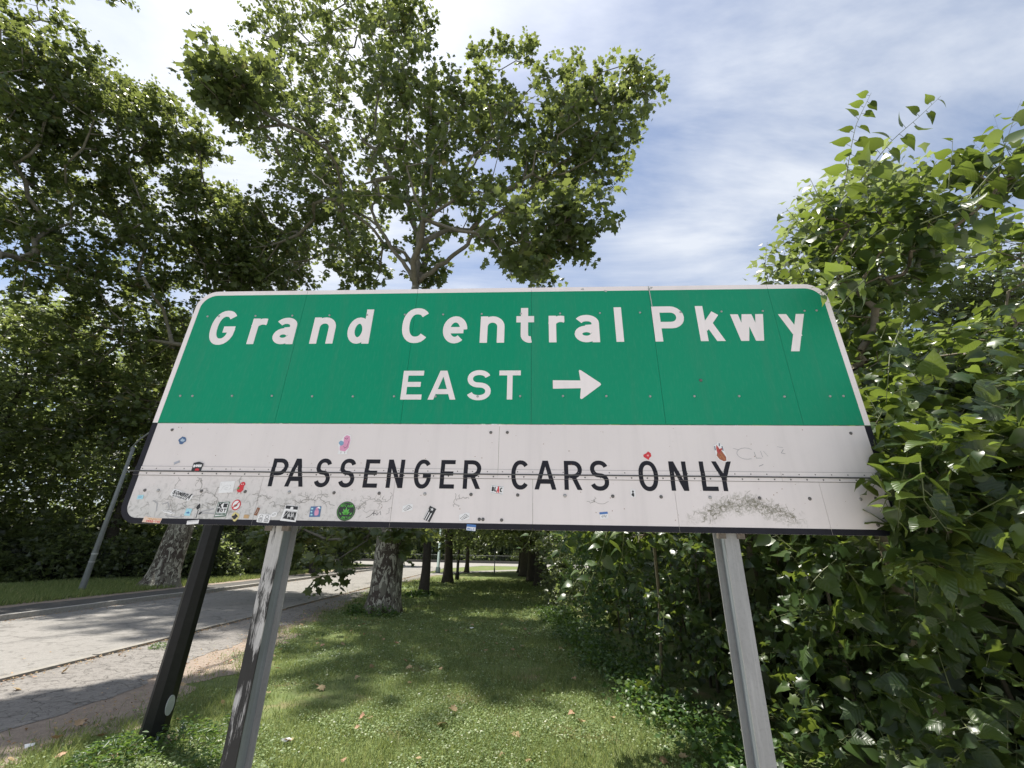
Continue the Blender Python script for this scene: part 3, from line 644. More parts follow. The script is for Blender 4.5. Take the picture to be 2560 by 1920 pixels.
# ---- stickers, a part each with its print on top
def flat(name, col, rough=.5): return simple(name, col, rough, 0, .1, 40)
SWH, SBK, SRED, SGRN, SPINK, SBLUE, SCYN, SORG, SBRN, SGRY = flat('sticker_white', (.72, .72, .72)), flat('sticker_black', (.02, .02, .022)), flat('sticker_red', (.55, .03, .04)), flat('sticker_green', (.10, .42, .06)), flat('sticker_pink', (.62, .28, .42)), flat('sticker_blue', (.06, .16, .40)), flat('sticker_cyan', (.35, .62, .70)), flat('sticker_orange', (.62, .30, .08)), flat('sticker_brown', (.22, .10, .05)), flat('sticker_grey', (.42, .42, .43))
SDG = flat('sticker_dark_green', (.03, .10, .06)); SYE = flat('sticker_yellow', (.60, .52, .22))
class Stk:
    def __init__(s, label, u, v, rot, outline, mt):
        s.u, s.v, s.c, s.s_ = u, v, math.cos(math.radians(rot)), math.sin(math.radians(rot))
        m_ = MB(); m_.prism([s.tf(*p) for p in outline], -.0019, -.0012); s.o = m_.make('sticker', mt, sign); s.o['label'] = label; s.k = 0
        if -.325 < v < -.25:
            s.o.location.y = -.0035
    def tf(s, x, z): return (s.u+x*s.c-z*s.s_, s.v+x*s.s_+z*s.c)
    def p(s, polys, mt, name='print'):
        m_ = MB(); s.k += 1
        for q in polys: m_.poly([(s.tf(x, z)[0], -.0019-.0002*s.k, s.tf(x, z)[1]) for x, z in q])
        return m_.make(name, mt, s.o)
    def lines(s, L, wd, mt):
        P = []
        for l in L: P += stroke_quads(l, wd)
        s.k += 1; m_ = MB()
        for i, q in enumerate(P): m_.poly([(s.tf(x, z)[0], -.0019-.0002*s.k-.00001*(i % 7), s.tf(x, z)[1]) for x, z in q])
        return m_.make('print', mt, s.o)
    def text(s, t, x, z, h, adv, wd, st, mt, sk=0.):
        L = []
        for i, c in enumerate(t):
            if c == ' ': continue
            for g in glyph(c, wd, h, st): L.append([(x+i*adv+a_+sk*b_, z+b_) for a_, b_ in g])
        return s.lines(L, st, mt)
def el(rx, rz, n=20, cx=0, cz=0, a0=0): return [(cx+rx*math.cos(2*PI*i/n+a0), cz+rz*math.sin(2*PI*i/n+a0)) for i in range(n)]
def rect(w_, h, cx=0, cz=0): return [(cx-w_/2, cz-h/2), (cx+w_/2, cz-h/2), (cx+w_/2, cz+h/2), (cx-w_/2, cz+h/2)]
def rr(w_, h, r_=.004): return rounded(-w_/2, w_/2, -h/2, h/2, r_, r_, r_, r_, 3)
def blobby(rx, rz, n, amp, seed, cx=0, cz=0):
    r_ = random.Random(seed); return [(cx+rx*(1+amp*r_.uniform(-1, 1))*math.cos(2*PI*i/n), cz+rz*(1+amp*r_.uniform(-1, 1))*math.sin(2*PI*i/n)) for i in range(n)]
def leaflet(L, wd, ang, cx=0, cz=0):
    c, s_ = math.cos(math.radians(ang)), math.sin(math.radians(ang)); P = [(0, -wd*.15), (L*.3, -wd*.5), (L*.6, -wd*.42), (L, 0), (L*.6, wd*.42), (L*.3, wd*.5), (0, wd*.15)]
    return [(cx+x*c-z*s_, cz+x*s_+z*c) for x, z in P]
s = Stk('round black sticker with a green leaf and green script lettering', -.806, -.503, 0, el(.0515, .0515, 32), SBK)
s.lines([[(a_*.046, b_*.046) for a_, b_ in el(1, 1, 33)]+[(.046, 0)]], .0018, SGRN)
s.p([leaflet(.040, .012, 90, 0, -.016), leaflet(.034, .011, 60, 0, -.016), leaflet(.034, .011, 120, 0, -.016), leaflet(.027, .009, 30, 0, -.017), leaflet(.027, .009, 150, 0, -.017), leaflet(.016, .006, 5, 0, -.017), leaflet(.016, .006, 175, 0, -.017), leaflet(.018, .006, 50, .024, -.020), leaflet(.018, .006, 130, -.024, -.020)], SGRN)
s.text('NYC', -.033, .022, .013, .0105, .009, .0022, SGRN, .2); s.text('RAW', .003, .021, .012, .0105, .009, .0022, SGRN, .2); s.text('ON', -.020, -.040, .012, .0105, .009, .0022, SGRN, .2); s.text('TIK', .004, -.039, .010, .0085, .007, .002, SGRN, .2)
s = Stk('white square sticker with heavy dark green KE WOT lettering', -1.512, -.497, 0, [(-.033, -.05), (.033, -.043), (.033, .036), (-.033, .030)], SDG)
s.p([[(-.029, -.044), (.029, -.038), (.029, .032), (-.029, .026)]], SWH)
s.text('KE', -.026, .004, .022, .029, .023, .008, SBK); s.text('WOT', -.027, -.020, .018, .0185, .016, .005, SBK); s.p([rect(.054, .012, 0, -.031)], SDG); s.text('WOTWOT', -.023, -.034, .006, .008, .006, .0014, SWH)
s = Stk('round red prohibition sticker crossed over a green bottle', -1.437, -.478, 0, el(.0255, .029, 24), SRED)
s.p([el(.020, .023, 24)], SWH); s.p([leaflet(.026, .014, 20, -.013, -.008)], SDG); s.lines([[(-.016, -.018), (.016, .018)]], .006, SRED)
s = Stk('black and white die cut sticker with slanted brush lettering', -1.775, -.430, -14, [(-.066, -.012), (-.05, -.020), (.05, -.020), (.066, -.012), (.070, .018), (.03, .014), (-.02, .022), (-.062, .022)], SWH)
s.text('SOMBRA', -.060, -.004, .021, .020, .018, .0055, SBK, .35); s.text('SOMBRA', -.050, -.017, .010, .0165, .013, .0024, SBK, .2)
s = Stk('orange and red name sticker over the black lower border', -1.898, -.566, -3, [(-.053, -.014), (.053, -.014), (.056, .013), (-.03, .014), (-.042, .019), (-.05, .012)], flat('sticker_peach', (.70, .55, .45)))
s.text('DERA-TOK', -.030, -.011, .010, .0105, .008, .0026, SRED); s.text('TERAMOTO', -.028, .002, .007, .0103, .008, .0018, SORG)
s = Stk('white rectangular sticker with bold black and red BLAC lettering', .021, -.378, -6, rr(.070, .046, .001), SWH)
s.p([rect(.066, .0015, 0, .019), rect(.066, .0015, 0, -.0195)], SBK); s.text('BL', -.030, -.011, .025, .0145, .013, .006, SBK); s.text('A', -.002, -.011, .025, .0145, .015, .0055, SRED); s.text('C', .015, -.011, .025, .0145, .014, .006, SBK)
s = Stk('black and white striped flag sticker standing slanted on the black border', -.341, -.511, 66, [(-.038, -.020), (.038, -.020), (.038, .020), (-.038, .020)], SBK)
s.p([[(-.036, .004), (.004, .004), (.010, .009), (-.036, .009)], [(-.036, -.009), (.010, -.009), (.004, -.004), (-.036, -.004)], [(-.036, .015), (.016, .015), (.024, .019), (-.036, .019)]], SWH); s.p([leaflet(.010, .004, a_, .026, 0) for a_ in (18, 90, 162, 234, 306)], SWH)
s = Stk('small blue and white name tag sticker below the letter S', .594, -.505, 6, rr(.044, .034, .001), SWH); s.p([rect(.044, .011, 0, .0115)], SBLUE); s.lines([[(-.014, -.002), (-.008, -.01), (-.006, .002), (0, -.008), (.002, .002), (.008, -.011), (.012, .001)]], .002, SBK)
s = Stk('blue and white name tag sticker hanging over the lower border', -.111, -.578, -4, rr(.050, .032, .002), SBLUE); s.p([rect(.048, .017, 0, -.006)], SWH); s.text('WELO', -.020, -.012, .010, .010, .008, .002, SBLUE)
s = Stk('small white sticker with a tiny black standing figure', .757, -.389, -2, rr(.026, .040, .002), SWH); s.p([blobby(.007, .011, 10, .3, 3, 0, -.006), el(.005, .006, 10, 0, .010)], SBK)
s = Stk('anatomical heart sticker in red and brown over the letter Y', 1.255, -.160, 0, [(-.028, .01), (-.03, .04), (-.012, .047), (-.004, .058), (.008, .056), (.012, .046), (.022, .038), (.024, .012), (.034, -.03), (.028, -.052), (.012, -.055), (-.014, -.042), (-.024, -.02)], SWH)
s.p([[(-.022, -.018), (-.014, .006), (.010, .010), (.028, -.025), (.026, -.046), (.012, -.050), (-.010, -.038)]], flat('heart_brown', (.30, .10, .05))); s.p([leaflet(.055, .020, 100, -.004, -.010), leaflet(.034, .012, 40, -.006, .006)], flat('heart_red', (.42, .06, .05)))
s.lines([[(-.024, .012), (-.024, .036)], [(.018, .010), (.016, .036)], [(.002, .036), (.004, .052)]], .006, flat('heart_grey', (.12, .15, .20))); s.lines([[(.0, -.005), (.018, -.040)], [(.002, -.020), (-.008, -.034)]], .0015, SORG)
s = Stk('torn little red sticker above the letter O', .857, -.184, 0, blobby(.018, .020, 9, .45, 5), SRED); s.p([blobby(.006, .006, 7, .4, 8, .002, .004)], flat('sticker_rose', (.7, .35, .35)))
s = Stk('tall pink cartoon creature sticker with blue patch and white edge', -.884, -.130, 0, [(-.026, -.040), (-.030, -.056), (.006, -.056), (.030, -.056), (.024, -.044), (.034, -.02), (.038, .03), (.030, .058), (.006, .064), (-.012, .052), (-.022, .030), (-.034, .02), (-.036, -.006), (-.026, -.020)], SWH)
s.p([[(-.020, -.034), (.012, -.040), (.030, -.018), (.033, .028), (.026, .052), (.006, .058), (-.008, .046), (-.006, .010), (-.024, -.010)]], SPINK); s.p([blobby(.016, .014, 10, .2, 4, -.018, .010)], flat('sticker_slate', (.18, .32, .45)))
s.lines([[(.024, .02), (.020, -.012), (.006, -.020), (.0, -.010)], [(-.004, .04), (.01, .034), (.018, .042)], [(-.010, -.040), (-.010, -.052)], [(.012, -.042), (.012, -.052)]], .002, SBK)
s = Stk('small blue ragged sticker on the clean white band, far left', -1.877, -.108, 8, blobby(.023, .023, 14, .22, 9), flat('sticker_navy', (.06, .12, .24))); s.p([blobby(.012, .010, 8, .4, 2)], flat('sticker_paleblue', (.35, .45, .55)))
s = Stk('dark photo sticker with pale figures and a red base on the hinge', -1.730, -.268, 3, [(-.030, -.027), (.028, -.027), (.032, .018), (.004, .030), (-.028, .024)], SBK); s.p([blobby(.007, .009, 8, .3, i, x, .006) for i, x in enumerate((-.018, -.004, .008, .020))], SWH); s.p([blobby(.016, .009, 9, .3, 7, .002, -.017)], SRED)
s = Stk('faint blue outline sticker above the hinge', -1.866, -.243, 25, rr(.034, .014, .001), SGRY); s.lines([[(-.013, -.004), (.013, -.004)], [(-.013, .003), (.013, .003)]], .0012, SBLUE)
s = Stk('white square paper sticker with a faint pencil drawing', -1.521, -.381, 4, rr(.084, .064, .001), SWH); s.lines([[(-.03, -.02), (-.02, .004), (0, .012), (.012, .004), (.02, .010), (.026, -.006), (.014, -.018), (-.01, -.012)], [(-.01, -.01), (.0, .0), (.01, -.008)], [(-.035, .010), (-.035, .024)]], .0012, SGRY)
s = Stk('red bean shaped cartoon sticker with thin legs', -1.436, -.384, 0, [(-.014, -.024), (.004, -.026), (.016, -.012), (.014, .006), (.020, .022), (.010, .034), (-.006, .030), (-.012, .014), (-.020, .004), (-.022, -.012)], SRED); s.p([blobby(.008, .009, 8, .3, 3, -.014, -.002)], flat('sticker_leaf', (.10, .22, .08))); s.lines([[(-.008, -.022), (-.014, -.036)], [(.006, -.024), (.010, -.036)]], .0022, SBRN); s.p([el(.0022, .003, 8, -.001, .020), el(.0022, .003, 8, .008, .020)], SWH)
s = Stk('white sticker with two small line drawn cartoon figures', -1.260, -.548, -4, rr(.072, .044, .005), SWH)
for x in (-.017, .017): s.lines([[(x+a_, b_) for a_, b_ in el(.009, .008, 9, 0, .009)+[(.009, .009)]], [(x-.010, -.016), (x-.010, -.002), (x+.010, -.002), (x+.010, -.016), (x-.010, -.016)], [(x-.003, -.002), (x-.003, -.015)], [(x+.004, -.004), (x+.004, -.012)]], .0018, SBK)
s = Stk('black trapezoid sticker with white rays and lettering', -1.118, -.516, 0, [(-.048, -.042), (.042, -.048), (.040, .036), (-.034, .042)], SWH)
s.p([[(-.032, .022), (.038, .016), (.038, .034), (-.032, .039)], [(-.036, -.030), (.034, -.040), (.036, .006), (-.026, .012)]], SBK); s.p([el(.009, .009, 10, .004, .024)], SWH); s.lines([[(0, .018), (-.036, -.026)], [(.002, .018), (-.010, -.030)], [(.006, .018), (.012, -.034)], [(.008, .018), (.034, -.036)], [(-.03, .010), (.034, .004)]], .0022, SWH); s.text('VOLK', -.024, -.022, .016, .012, .010, .0024, SWH)
s = Stk('blue square sticker with a small pink creature', -.978, -.508, 2, rr(.060, .056, .001), flat('sticker_indigo', (.08, .15, .30))); s.p([blobby(.013, .018, 12, .15, 4, .008, -.004), el(.008, .010, 10, .008, .014)], SPINK); s.p([blobby(.006, .005, 7, .3, i, x, z) for i, (x, z) in enumerate(((-.020, .016), (-.021, .0), (-.018, -.016), (.022, .018)))], SCYN); s.p([el(.007, .004, 10, .016, .022)], SWH)
s = Stk('small yellow and black ragged sticker near the lower border', -1.424, -.540, 12, blobby(.022, .022, 11, .35, 12), SYE); s.p([blobby(.015, .012, 12, .5, 3)], SBK)
s = Stk('tiny tan square sticker next to the yellow one', -1.361, -.539, -3, rr(.030, .020, .003), flat('sticker_tan', (.45, .32, .18))); s.lines([[(-.009, -.005), (-.009, .005), (-.001, .005), (-.001, -.005)], [(.004, .005), (.004, -.005), (.011, -.005)]], .0016, SORG)
s = Stk('narrow dark brown sticker standing at the panel seam', -1.308, -.512, -12, rr(.018, .042, .001), SBRN); s.lines([[(-.004, -.012), (.003, .0), (-.004, .012)]], .0018, SGRY)
s = Stk('small white oval sticker with dark scribble', -1.207, -.527, 30, el(.018, .014, 14), SWH); s.lines([[(-.010, -.002), (-.005, .005), (-.002, -.005), (.003, .005), (.006, -.004), (.010, .003)]], .0018, SBK)
s = Stk('small light blue square sticker with dark blue drawing', -1.703, -.521, -5, rr(.034, .038, .001), SCYN); s.p([blobby(.010, .004, 8, .3, 5, 0, -.004), leaflet(.012, .004, 90, 0, -.004)], SBLUE)
s = Stk('tiny light blue sticker at far left of the grimy panel', -2.013, -.443, 3, rr(.034, .022, .001), SCYN); s.lines([[(-.011, .004), (.010, .004)], [(-.011, -.003), (.008, -.003)]], .0018, SBLUE)
s = Stk('long thin white eye shaped sticker with black outline', -1.818, -.522, -10, [(-.045, .0), (-.02, .006), (.02, .006), (.045, -.003), (.02, -.008), (-.02, -.007)], SWH); s.lines([[(-.034, 0), (.0, .003), (.034, -.002)]], .0014, SBK)
s = Stk('white paper strip curling off the black lower border', -1.658, -.574, 6, rr(.066, .020, .001), SWH); s.p([rect(.060, .003, 0, .006)], SGRY)
for (u, v, lb) in ((-.466, -.482, 'white sticker with two line drawn hands, left of the flag sticker'), (-.151, -.524, 'white sticker with line drawn hands, right of the flag sticker')):
    s = Stk(lb, u, v, 8, [(-.030, -.018), (.026, -.014), (.030, .016), (.012, .022), (-.026, .014)], SWH)
    s.lines([[(-.022, -.004), (-.008, .004), (.006, .014), (.014, .010), (.002, .0), (.018, .006), (.022, .0), (.002, -.008), (-.014, -.012), (-.022, -.004)], [(-.012, -.006), (.002, .002)], [(-.004, -.009), (.012, -.001)]], .0016, SBK)
# ---- marks left by vines, cracks and pen scribble
def mark(name, L, wd, mt, y=-.0008, kind=None, label=None):
    m_ = MB()
    for i, l in enumerate(L):
        for j, q in enumerate(stroke_quads(l, wd*random.uniform(.6, 1.3))):
            for a, b, yy in [(-9, -.3169, y), (-.3164, -.2976, -.0040), (-.2904, -.2666, -.0040), (-.2662, -.004, y)]:
                c = cliprect(cliprect(q, -2.06, 2.06, -.554, 0) or [(0, 0)]*2, -9, 9, a, b) if True else None
                if c: m_.poly([(x, yy-.00002*(i % 9), z) for x, z in c])
    if m_.f: return m_.make(name, mt, sign, kind=kind, label=label)
def crackwalk(x, z, ang, n, step, r_, L, depth=0, lim=None):
    P = [(x, z)]
    for i in range(n):
        ang += r_.gauss(0, .42); aj = ang+r_.gauss(0, .7); x += step*math.cos(aj); z += step*math.sin(aj)*.8
        if z > -.32 or z < -.55: ang = -ang
        P.append((x, z))
        if depth < 2 and r_.random() < .17: crackwalk(x, z, ang+r_.choice((-1, 1))*r_.uniform(.5, 1.2), int(n*.5), step*.8, r_, L, depth+1)
    L.append(P)
CRK = flat('vine_root_trace', (.23, .22, .20), .8); CRL = flat('faint_vine_trace', (.33, .32, .30), .8)
r_ = random.Random(11); L1 = []; L2 = []
for x, z, a_, n, in [(-1.62, -.47, .3, 16), (-1.5, -.44, .2, 14), (-1.36, -.42, -.5, 12), (-1.25, -.47, .5, 14), (-1.12, -.45, 0, 14), (-1.05, -.45, -.9, 10), (-.98, -.44, -.4, 12), (-.70, -.42, -.6, 12), (-.66, -.45, .1, 12), (-.62, -.46, -.9, 12), (-1.7, -.40, 1.2, 10), (-1.85, -.48, .8, 12), (-1.92, -.46, -.6, 14), (-1.8, -.5, .2, 14), (-.21, -.40, -1.4, 8), (-.2, -.44, 0., 6), (.53, -.43, -1.2, 8), (.55, -.41, -2, 7)]:
    crackwalk(x, z, a_, n, .013, r_, L1)
for i in range(26): crackwalk(r_.choice((r_.uniform(-2.0, -1.6), r_.uniform(-.75, -.56), r_.uniform(-1.2, -.95))), r_.uniform(-.52, -.42), r_.uniform(0, 6), 8, .010, r_, L2, 1)
mark('vine_trace', L1, .0019, CRK, kind='stuff'); mark('vine_trace', L2, .0022, CRL, -.0007, kind='stuff')
L3 = []
for i in range(230):                   # fine rootlets of the right hand stain
    u = r_.choice((r_.gauss(1.19, .05), r_.gauss(1.38, .05), r_.gauss(1.50, .045), r_.uniform(1.12, 1.6)))
    z = -.475+.045*math.cos((u-1.34)*9)+r_.gauss(0, .017); a_ = r_.uniform(0, 6.3); P = [(u, z)]
    for j in range(4): a_ += r_.gauss(0, .8); P.append((P[-1][0]+.006*math.cos(a_), P[-1][1]+.006*math.sin(a_)))
    L3.append(P)
mark('moss_trace', L3, .0016, flat('moss_residue', (.22, .21, .16), .9), kind='stuff')
mark('pen_scribble', [[(1.395+.05*math.cos(a_/10), -.165+.032*math.sin(a_/10)) for a_ in range(8, 55, 4)], [(1.44, -.155), (1.445, -.19), (1.475, -.19)], [(1.475, -.15), (1.48, -.185)], [(1.49, -.15), (1.51, -.18)], [(1.57, -.125), (1.60, -.13)], [(1.60, -.14), (1.585, -.16), (1.605, -.165)], [(1.36, -.145), (1.33, -.135)], [(1.45, -.235), (1.475, -.225)]], .0024, flat('pen_grey', (.25, .25, .27), .7))
mark('black_tag', [[(-.69, -.535), (-.675, -.53), (-.655, -.512), (-.645, -.498)], [(-.66, -.515), (-.64, -.512), (-.632, -.522)], [(-.65, -.50), (-.648, -.525)], [(-.635, -.50), (-.628, -.52), (-.615, -.50), (-.61, -.52)]], .0028, SBK)
mm = MB()                              # the black rose drawn at lower left
for q in (leaflet(.034, .022, 82, -1.655, -.506), leaflet(.024, .012, 38, -1.640, -.532), rect(.004, .045, -1.648, -.530)): mm.poly([(x, -.0010, z) for x, z in q])
mm.make('black_flower_tag', SBK, sign)
SMR = flat('smear', (.36, .36, .37), .8)
for l_ in [[(-1.72, -.545), (-1.76, -.55), (-1.83, -.54)], [(-1.64, -.52), (-1.58, -.505), (-1.56, -.50)], [(-1.63, -.525), (-1.55, -.525)], [(-1.93, -.46), (-1.90, -.475), (-1.89, -.52)], [(-1.87, -.48), (-1.84, -.47), (-1.82, -.50)]]: mark('grey_brush_smear', [l_], .006, SMR, -.00075)
r_ = random.Random(4)
m_ = MB()
for i in range(90):
    u, v = r_.uniform(-2.0, 1.9), r_.uniform(-.25, -.02) if r_.random() < .5 else r_.uniform(-.55, -.33); a_ = r_.uniform(.001, .0028); m_.poly([(x, -.0009, z) for x, z in blobby(a_, a_, 6, .4, i, u, v)])
m_.make('rust_speck', SBRN, sign, kind='stuff')
m_ = MB()
for u, v in ((.70, .93), (.55, .945), (.985, .94), (1.0, .95)): m_.poly([(x, -.0009, z) for x, z in blobby(.012, .008, 9, .6, int(u*100), u, v)])
m_.poly([(.981, -.0009, .965), (.986, -.0009, .965), (.992, -.0009, .80), (.988, -.0009, .80)])
m_.make('peeled_patch', flat('peeled_metal', (.4, .4, .39), .6), sign)
# ---- posts
def galvmat(name, col=(.34, .36, .37), worn=False):
    m, t, b = mat(name); o = objc(t)
    n1 = noise(t, vmap(t, o, (1, 1, .3)), 11, 6, .65); n2 = noise(t, o, 55, 5, .7)
    c = mix(t, n1, tuple(x*.72 for x in col), tuple(x*1.25 for x in col)); c = mix(t, ramp(t, n2, [(.5, 0.), (.75, .35)]), c, tuple(x*.55 for x in col)); c = mix(t, ramp(t, noise(t, vmap(t, o, (1, 1, .05)), 40, 5, .7), [(.5, 0.), (.7, .5)]), c, tuple(x*1.5 for x in col)); c = mix(t, ramp(t, noise(t, vmap(t, o, (1, 1, .5)), 6, 6, .7), [(.56, 0.), (.7, .5)]), c, tuple(x*.6 for x in col))
    if worn:
        z = nd(t, 'ShaderNodeSeparateXYZ', {0: o}).outputs[2]
        a_ = noise(t, vmap(t, o, (1, 1, .12)), 34, 6, .75, .5); bb = noise(t, vmap(t, o, (1, 1, 1)), 3.2, 3, .5)
        f = math_(t, 'ADD', math_(t, 'MULTIPLY', a_, .55), math_(t, 'MULTIPLY', bb, .75)); f = math_(t, 'SUBTRACT', f, math_(t, 'MULTIPLY', z, .12))
        c = mix(t, ramp(t, f, [(.475, 0.), (.53, .96)]), c, (.018, .018, .018))
    t.links.new(c, b.inputs['Base Color']); b.inputs['Roughness'].default_value = .5; b.inputs['Metallic'].default_value = 0. if worn else .2; b.inputs['Specular IOR Level'].default_value = .15 if worn else .5
    bump(t, b, n2, .15, .003); return m
GALV = galvmat('galvanised_steel', (.19, .215, .23)); WORN = galvmat('worn_white_paint', (.40, .395, .385), True); GALV2 = galvmat('pale_galvanised_steel', (.27, .275, .275))
def post(xc, y0, fw, dep, left):
    tf_ = .008; zt = 3.15
    rt = bpy.data.objects.new('post', None); COL.objects.link(rt); rt.parent = sign; rt.matrix_parent_inverse = SMI; rt.location = (xc, y0, 0); rt.rotation_euler.z = SY
    m_ = MB(); m_.box((-fw/2, 0, -.2), (fw/2, tf_, zt)); m_.make('front_flange', WORN if left else GALV2, rt)
    m_ = MB(); m_.box((-.004, tf_+.0005, -.2), (.004, dep-tf_-.0005, zt)); m_.make('web', GALV, rt)
    m_ = MB(); m_.box((-fw/2, dep-tf_, -.2), (fw/2, dep, zt)); m_.make('rear_flange', GALV2, rt)
    for x in (-fw/2-.012, fw/2+.012):
        m_ = MB(); m_.box((x-.02, -.006, 1.735), (x+.02, tf_+.012, 1.79)); m_.tube([(x, -.02, 1.765), (x, .03, 1.765)], [.009, .009], 6); m_.make('clamp', simple('rusty_clamp', (.16, .14, .12), .7, .3, .4, 50) if 'rusty_clamp' not in bpy.data.materials else bpy.data.materials['rusty_clamp'], rt)
def signpt(u, y): v = SM @ Vector((u, y, -.6)); return v.x, v.y
PL = signpt(-1.207, .06); PR = signpt(1.262, .06)
post(PL[0], PL[1], .073, .15, True); post(PR[0], PR[1], .073, .15, False)
# =================================================================== POLES
def pt(x, y, Y): return at(x, y, Y)
b0 = np.array([-3.16, 4.72, 0]); t0 = at(527, 1342, 4.72)
dp = thing('dark_pole', 'black painted octagonal steel pole with an oval hand-hole cover, base in weeds', 'pole', b0)
BLKP = simple('black_pole_paint', (.010, .010, .011), .5, 0, .35, 22, .3)
dirv = (t0-b0)/(t0[2]); m_ = MB(); pts = [dirv*z for z in (0, .15, 1, 2, 3.1)]; m_.tube(pts, [.115, .106, .097, .089, .081], 8, True, 0, PI/8); m_.make('shaft', BLKP, dp)
m_ = MB(); m_.box((-.19, -.19, 0), (.19, .19, .028)); m_.make('base_plate', simple('rusted_plate', (.09, .07, .055), .8, .2, .4, 20), dp)
for sx_ in (-1, 1):
    for sy_ in (-1, 1):
        m_ = MB(); m_.tube([(sx_*.155, sy_*.155, .02), (sx_*.155, sy_*.155, .075)], [.017, .017], 6); m_.tube([(sx_*.155, sy_*.155, .075), (sx_*.155, sy_*.155, .11)], [.009, .009], 6); m_.make('anchor_bolt', GALV, dp)
m_ = MB(); d_ = norm(np.array([.93, -.37, 0])); c_ = dirv*.30+d_*.104; tx = np.array([-d_[1], d_[0], 0])
P0_ = [c_+tx*.034*math.cos(a_)+np.array([0, 0, 1])*.078*math.sin(a_) for a_ in np.linspace(0, 2*PI, 24, False)]
m_.poly([tuple(p+d_*.012) for p in P0_]); m_.poly([tuple(p) for p in P0_[::-1]])
for i in range(24): j = (i+1) % 24; m_.poly([P0_[i], P0_[j], P0_[j]+d_*.012, P0_[i]+d_*.012])
m_.make('hand_hole_cover', simple('cover_grey', (.36, .38, .38), .5, .1, .15, 20), dp)
# street lamp at left
b0 = np.array([-15.02, 16.68, .09]); t0 = at(334, 1118, 16.5)-b0
lp = thing('street_lamp', 'tall grey-green tapered street lamp pole leaning left of the sign', 'street lamp', b0)
GRNP = simple('grey_green_pole_paint', (.20, .21, .205), .5, .2, .25, 5)
m_ = MB(); m_.tube([t0*f for f in (0, .02, .1, .5, 1)], [.12, .10, .095, .075, .055], 10); m_.make('pole', GRNP, lp, True)
m_ = MB(); m_.tube([t0*.235, t0*.245], [.098, .098], 10); m_.tube([t0*.185, t0*.19], [.10, .10], 10); m_.make('band', simple('pale_band', (.45, .46, .44)), lp)
m_ = MB(); a_ = [t0+np.array(q) for q in ((-.1, 0, -.1), (.12, 0, .30), (.45, 0, .62), (1.2, 0, 1.0), (2.1, 0, 1.2))]; m_.tube(a_, [.035, .034, .03, .028, .026], 8); m_.make('arm', GRNP, lp, True)
m_ = MB(); h_ = a_[-1]; m_.tube([h_+np.array(q) for q in ((0, 0, 0), (.2, 0, 0), (.5, 0, -.03), (.7, 0, -.05))], [.05, .12, .14, .06], 10); m_.make('lamp_head', simple('lamp_grey', (.3, .3, .3)), lp, True)
def pole(nm, lb, cat, x, y, h, r1, r2, mt, **kw):
    o = thing(nm, lb, cat, (x, y, 0)); m_ = MB(); m_.tube([(0, 0, 0), (0, 0, .4), (0, 0, .45), (0, 0, h)], [r1*1.6, r1*1.5, r1, r2], 10); m_.make('shaft', mt, o, True); return o
pole('slim_black_post', 'slim black post standing just right of the third lawn tree', 'post', -3.1, 28.3, 6, .085, .07, BLKP)
pole('pale_green_pole', 'pale green pole on the far lawn between the second and third tree', 'pole', -5.5, 36.2, 7, .12, .08, simple('pale_green_paint', (.28, .36, .35)))
pole('thin_stake', 'short thin grey stake on the sunny far lawn', 'stake', -1.1, 36.5, 1.8, .035, .03, GRNP)
tr = thing('trash_can', 'dark wire litter bin beside the road behind hanging leaves', 'litter bin', (-12.9, 31.0, .1))
m_ = MB(); m_.tube([(0, 0, 0), (0, 0, .05), (0, 0, .95), (0, 0, 1.0)], [.30, .34, .40, .43], 16); m_.make('basket', simple('bin_dark', (.05, .05, .05), .6), tr)
m_ = MB()
for i in range(20):
    a0 = 2*PI*i/20; m_.tube([(.36*math.cos(a0), .36*math.sin(a0), .05), (.42*math.cos(a0), .42*math.sin(a0), .98)], [.012, .012], 4)
m_.make('slat', simple('bin_slat', (.12, .11, .10), .6), tr)
m_ = MB(); m_.tube([(0, 0, 1.0), (0, 0, 1.04)], [.45, .42], 16); m_.make('rim', simple('bin_rim', (.1, .1, .1), .5), tr)
# iron fence behind the left verge
fe = thing('iron_fence', 'low black iron picket fence in front of the dark wood on the left', 'fence', (-34, 15, .09))
IRON = simple('black_iron', (.015, .015, .016), .5, .3, .2, 9)
fp = [np.array(p, float) for p in ((0, 0, 0), (13.5, 6.0, 0), (18.5, 9.0, 0), (19.3, 26, 0))]
FH = 1.25; bal = []
pk = MB(); pk.tube([(0, 0, .05), (0, 0, FH), (0, 0, FH+.07)], [.013, .013, .001], 4); PK = raw('picket', pk.v, pk.f, IRON)
fpst = MB(); fpst.tube([(0, 0, 0), (0, 0, FH+.12), (0, 0, FH+.17)], [.036, .036, .005], 6); FPO = raw('fence_post', fpst.v, fpst.f, IRON)
for a, b in zip(fp[:-1], fp[1:]):
    L_ = np.linalg.norm(b-a); d_ = (b-a)/L_
    for z in (.18, FH-.12):
        m_ = MB(); m_.tube([a+np.array([0, 0, z]), b+np.array([0, 0, z])], [.02, .02], 4); m_.make('rail', IRON, fe)
    for i in range(int(L_/2.4)+1): put('fence_post', FPO, fe, loc=a+d_*i*2.4)
    for i in range(int(L_/.15)): bal.append(a+d_*(i+.5)*.15)
for p in bal[:290]: put('picket', PK, fe, loc=p)
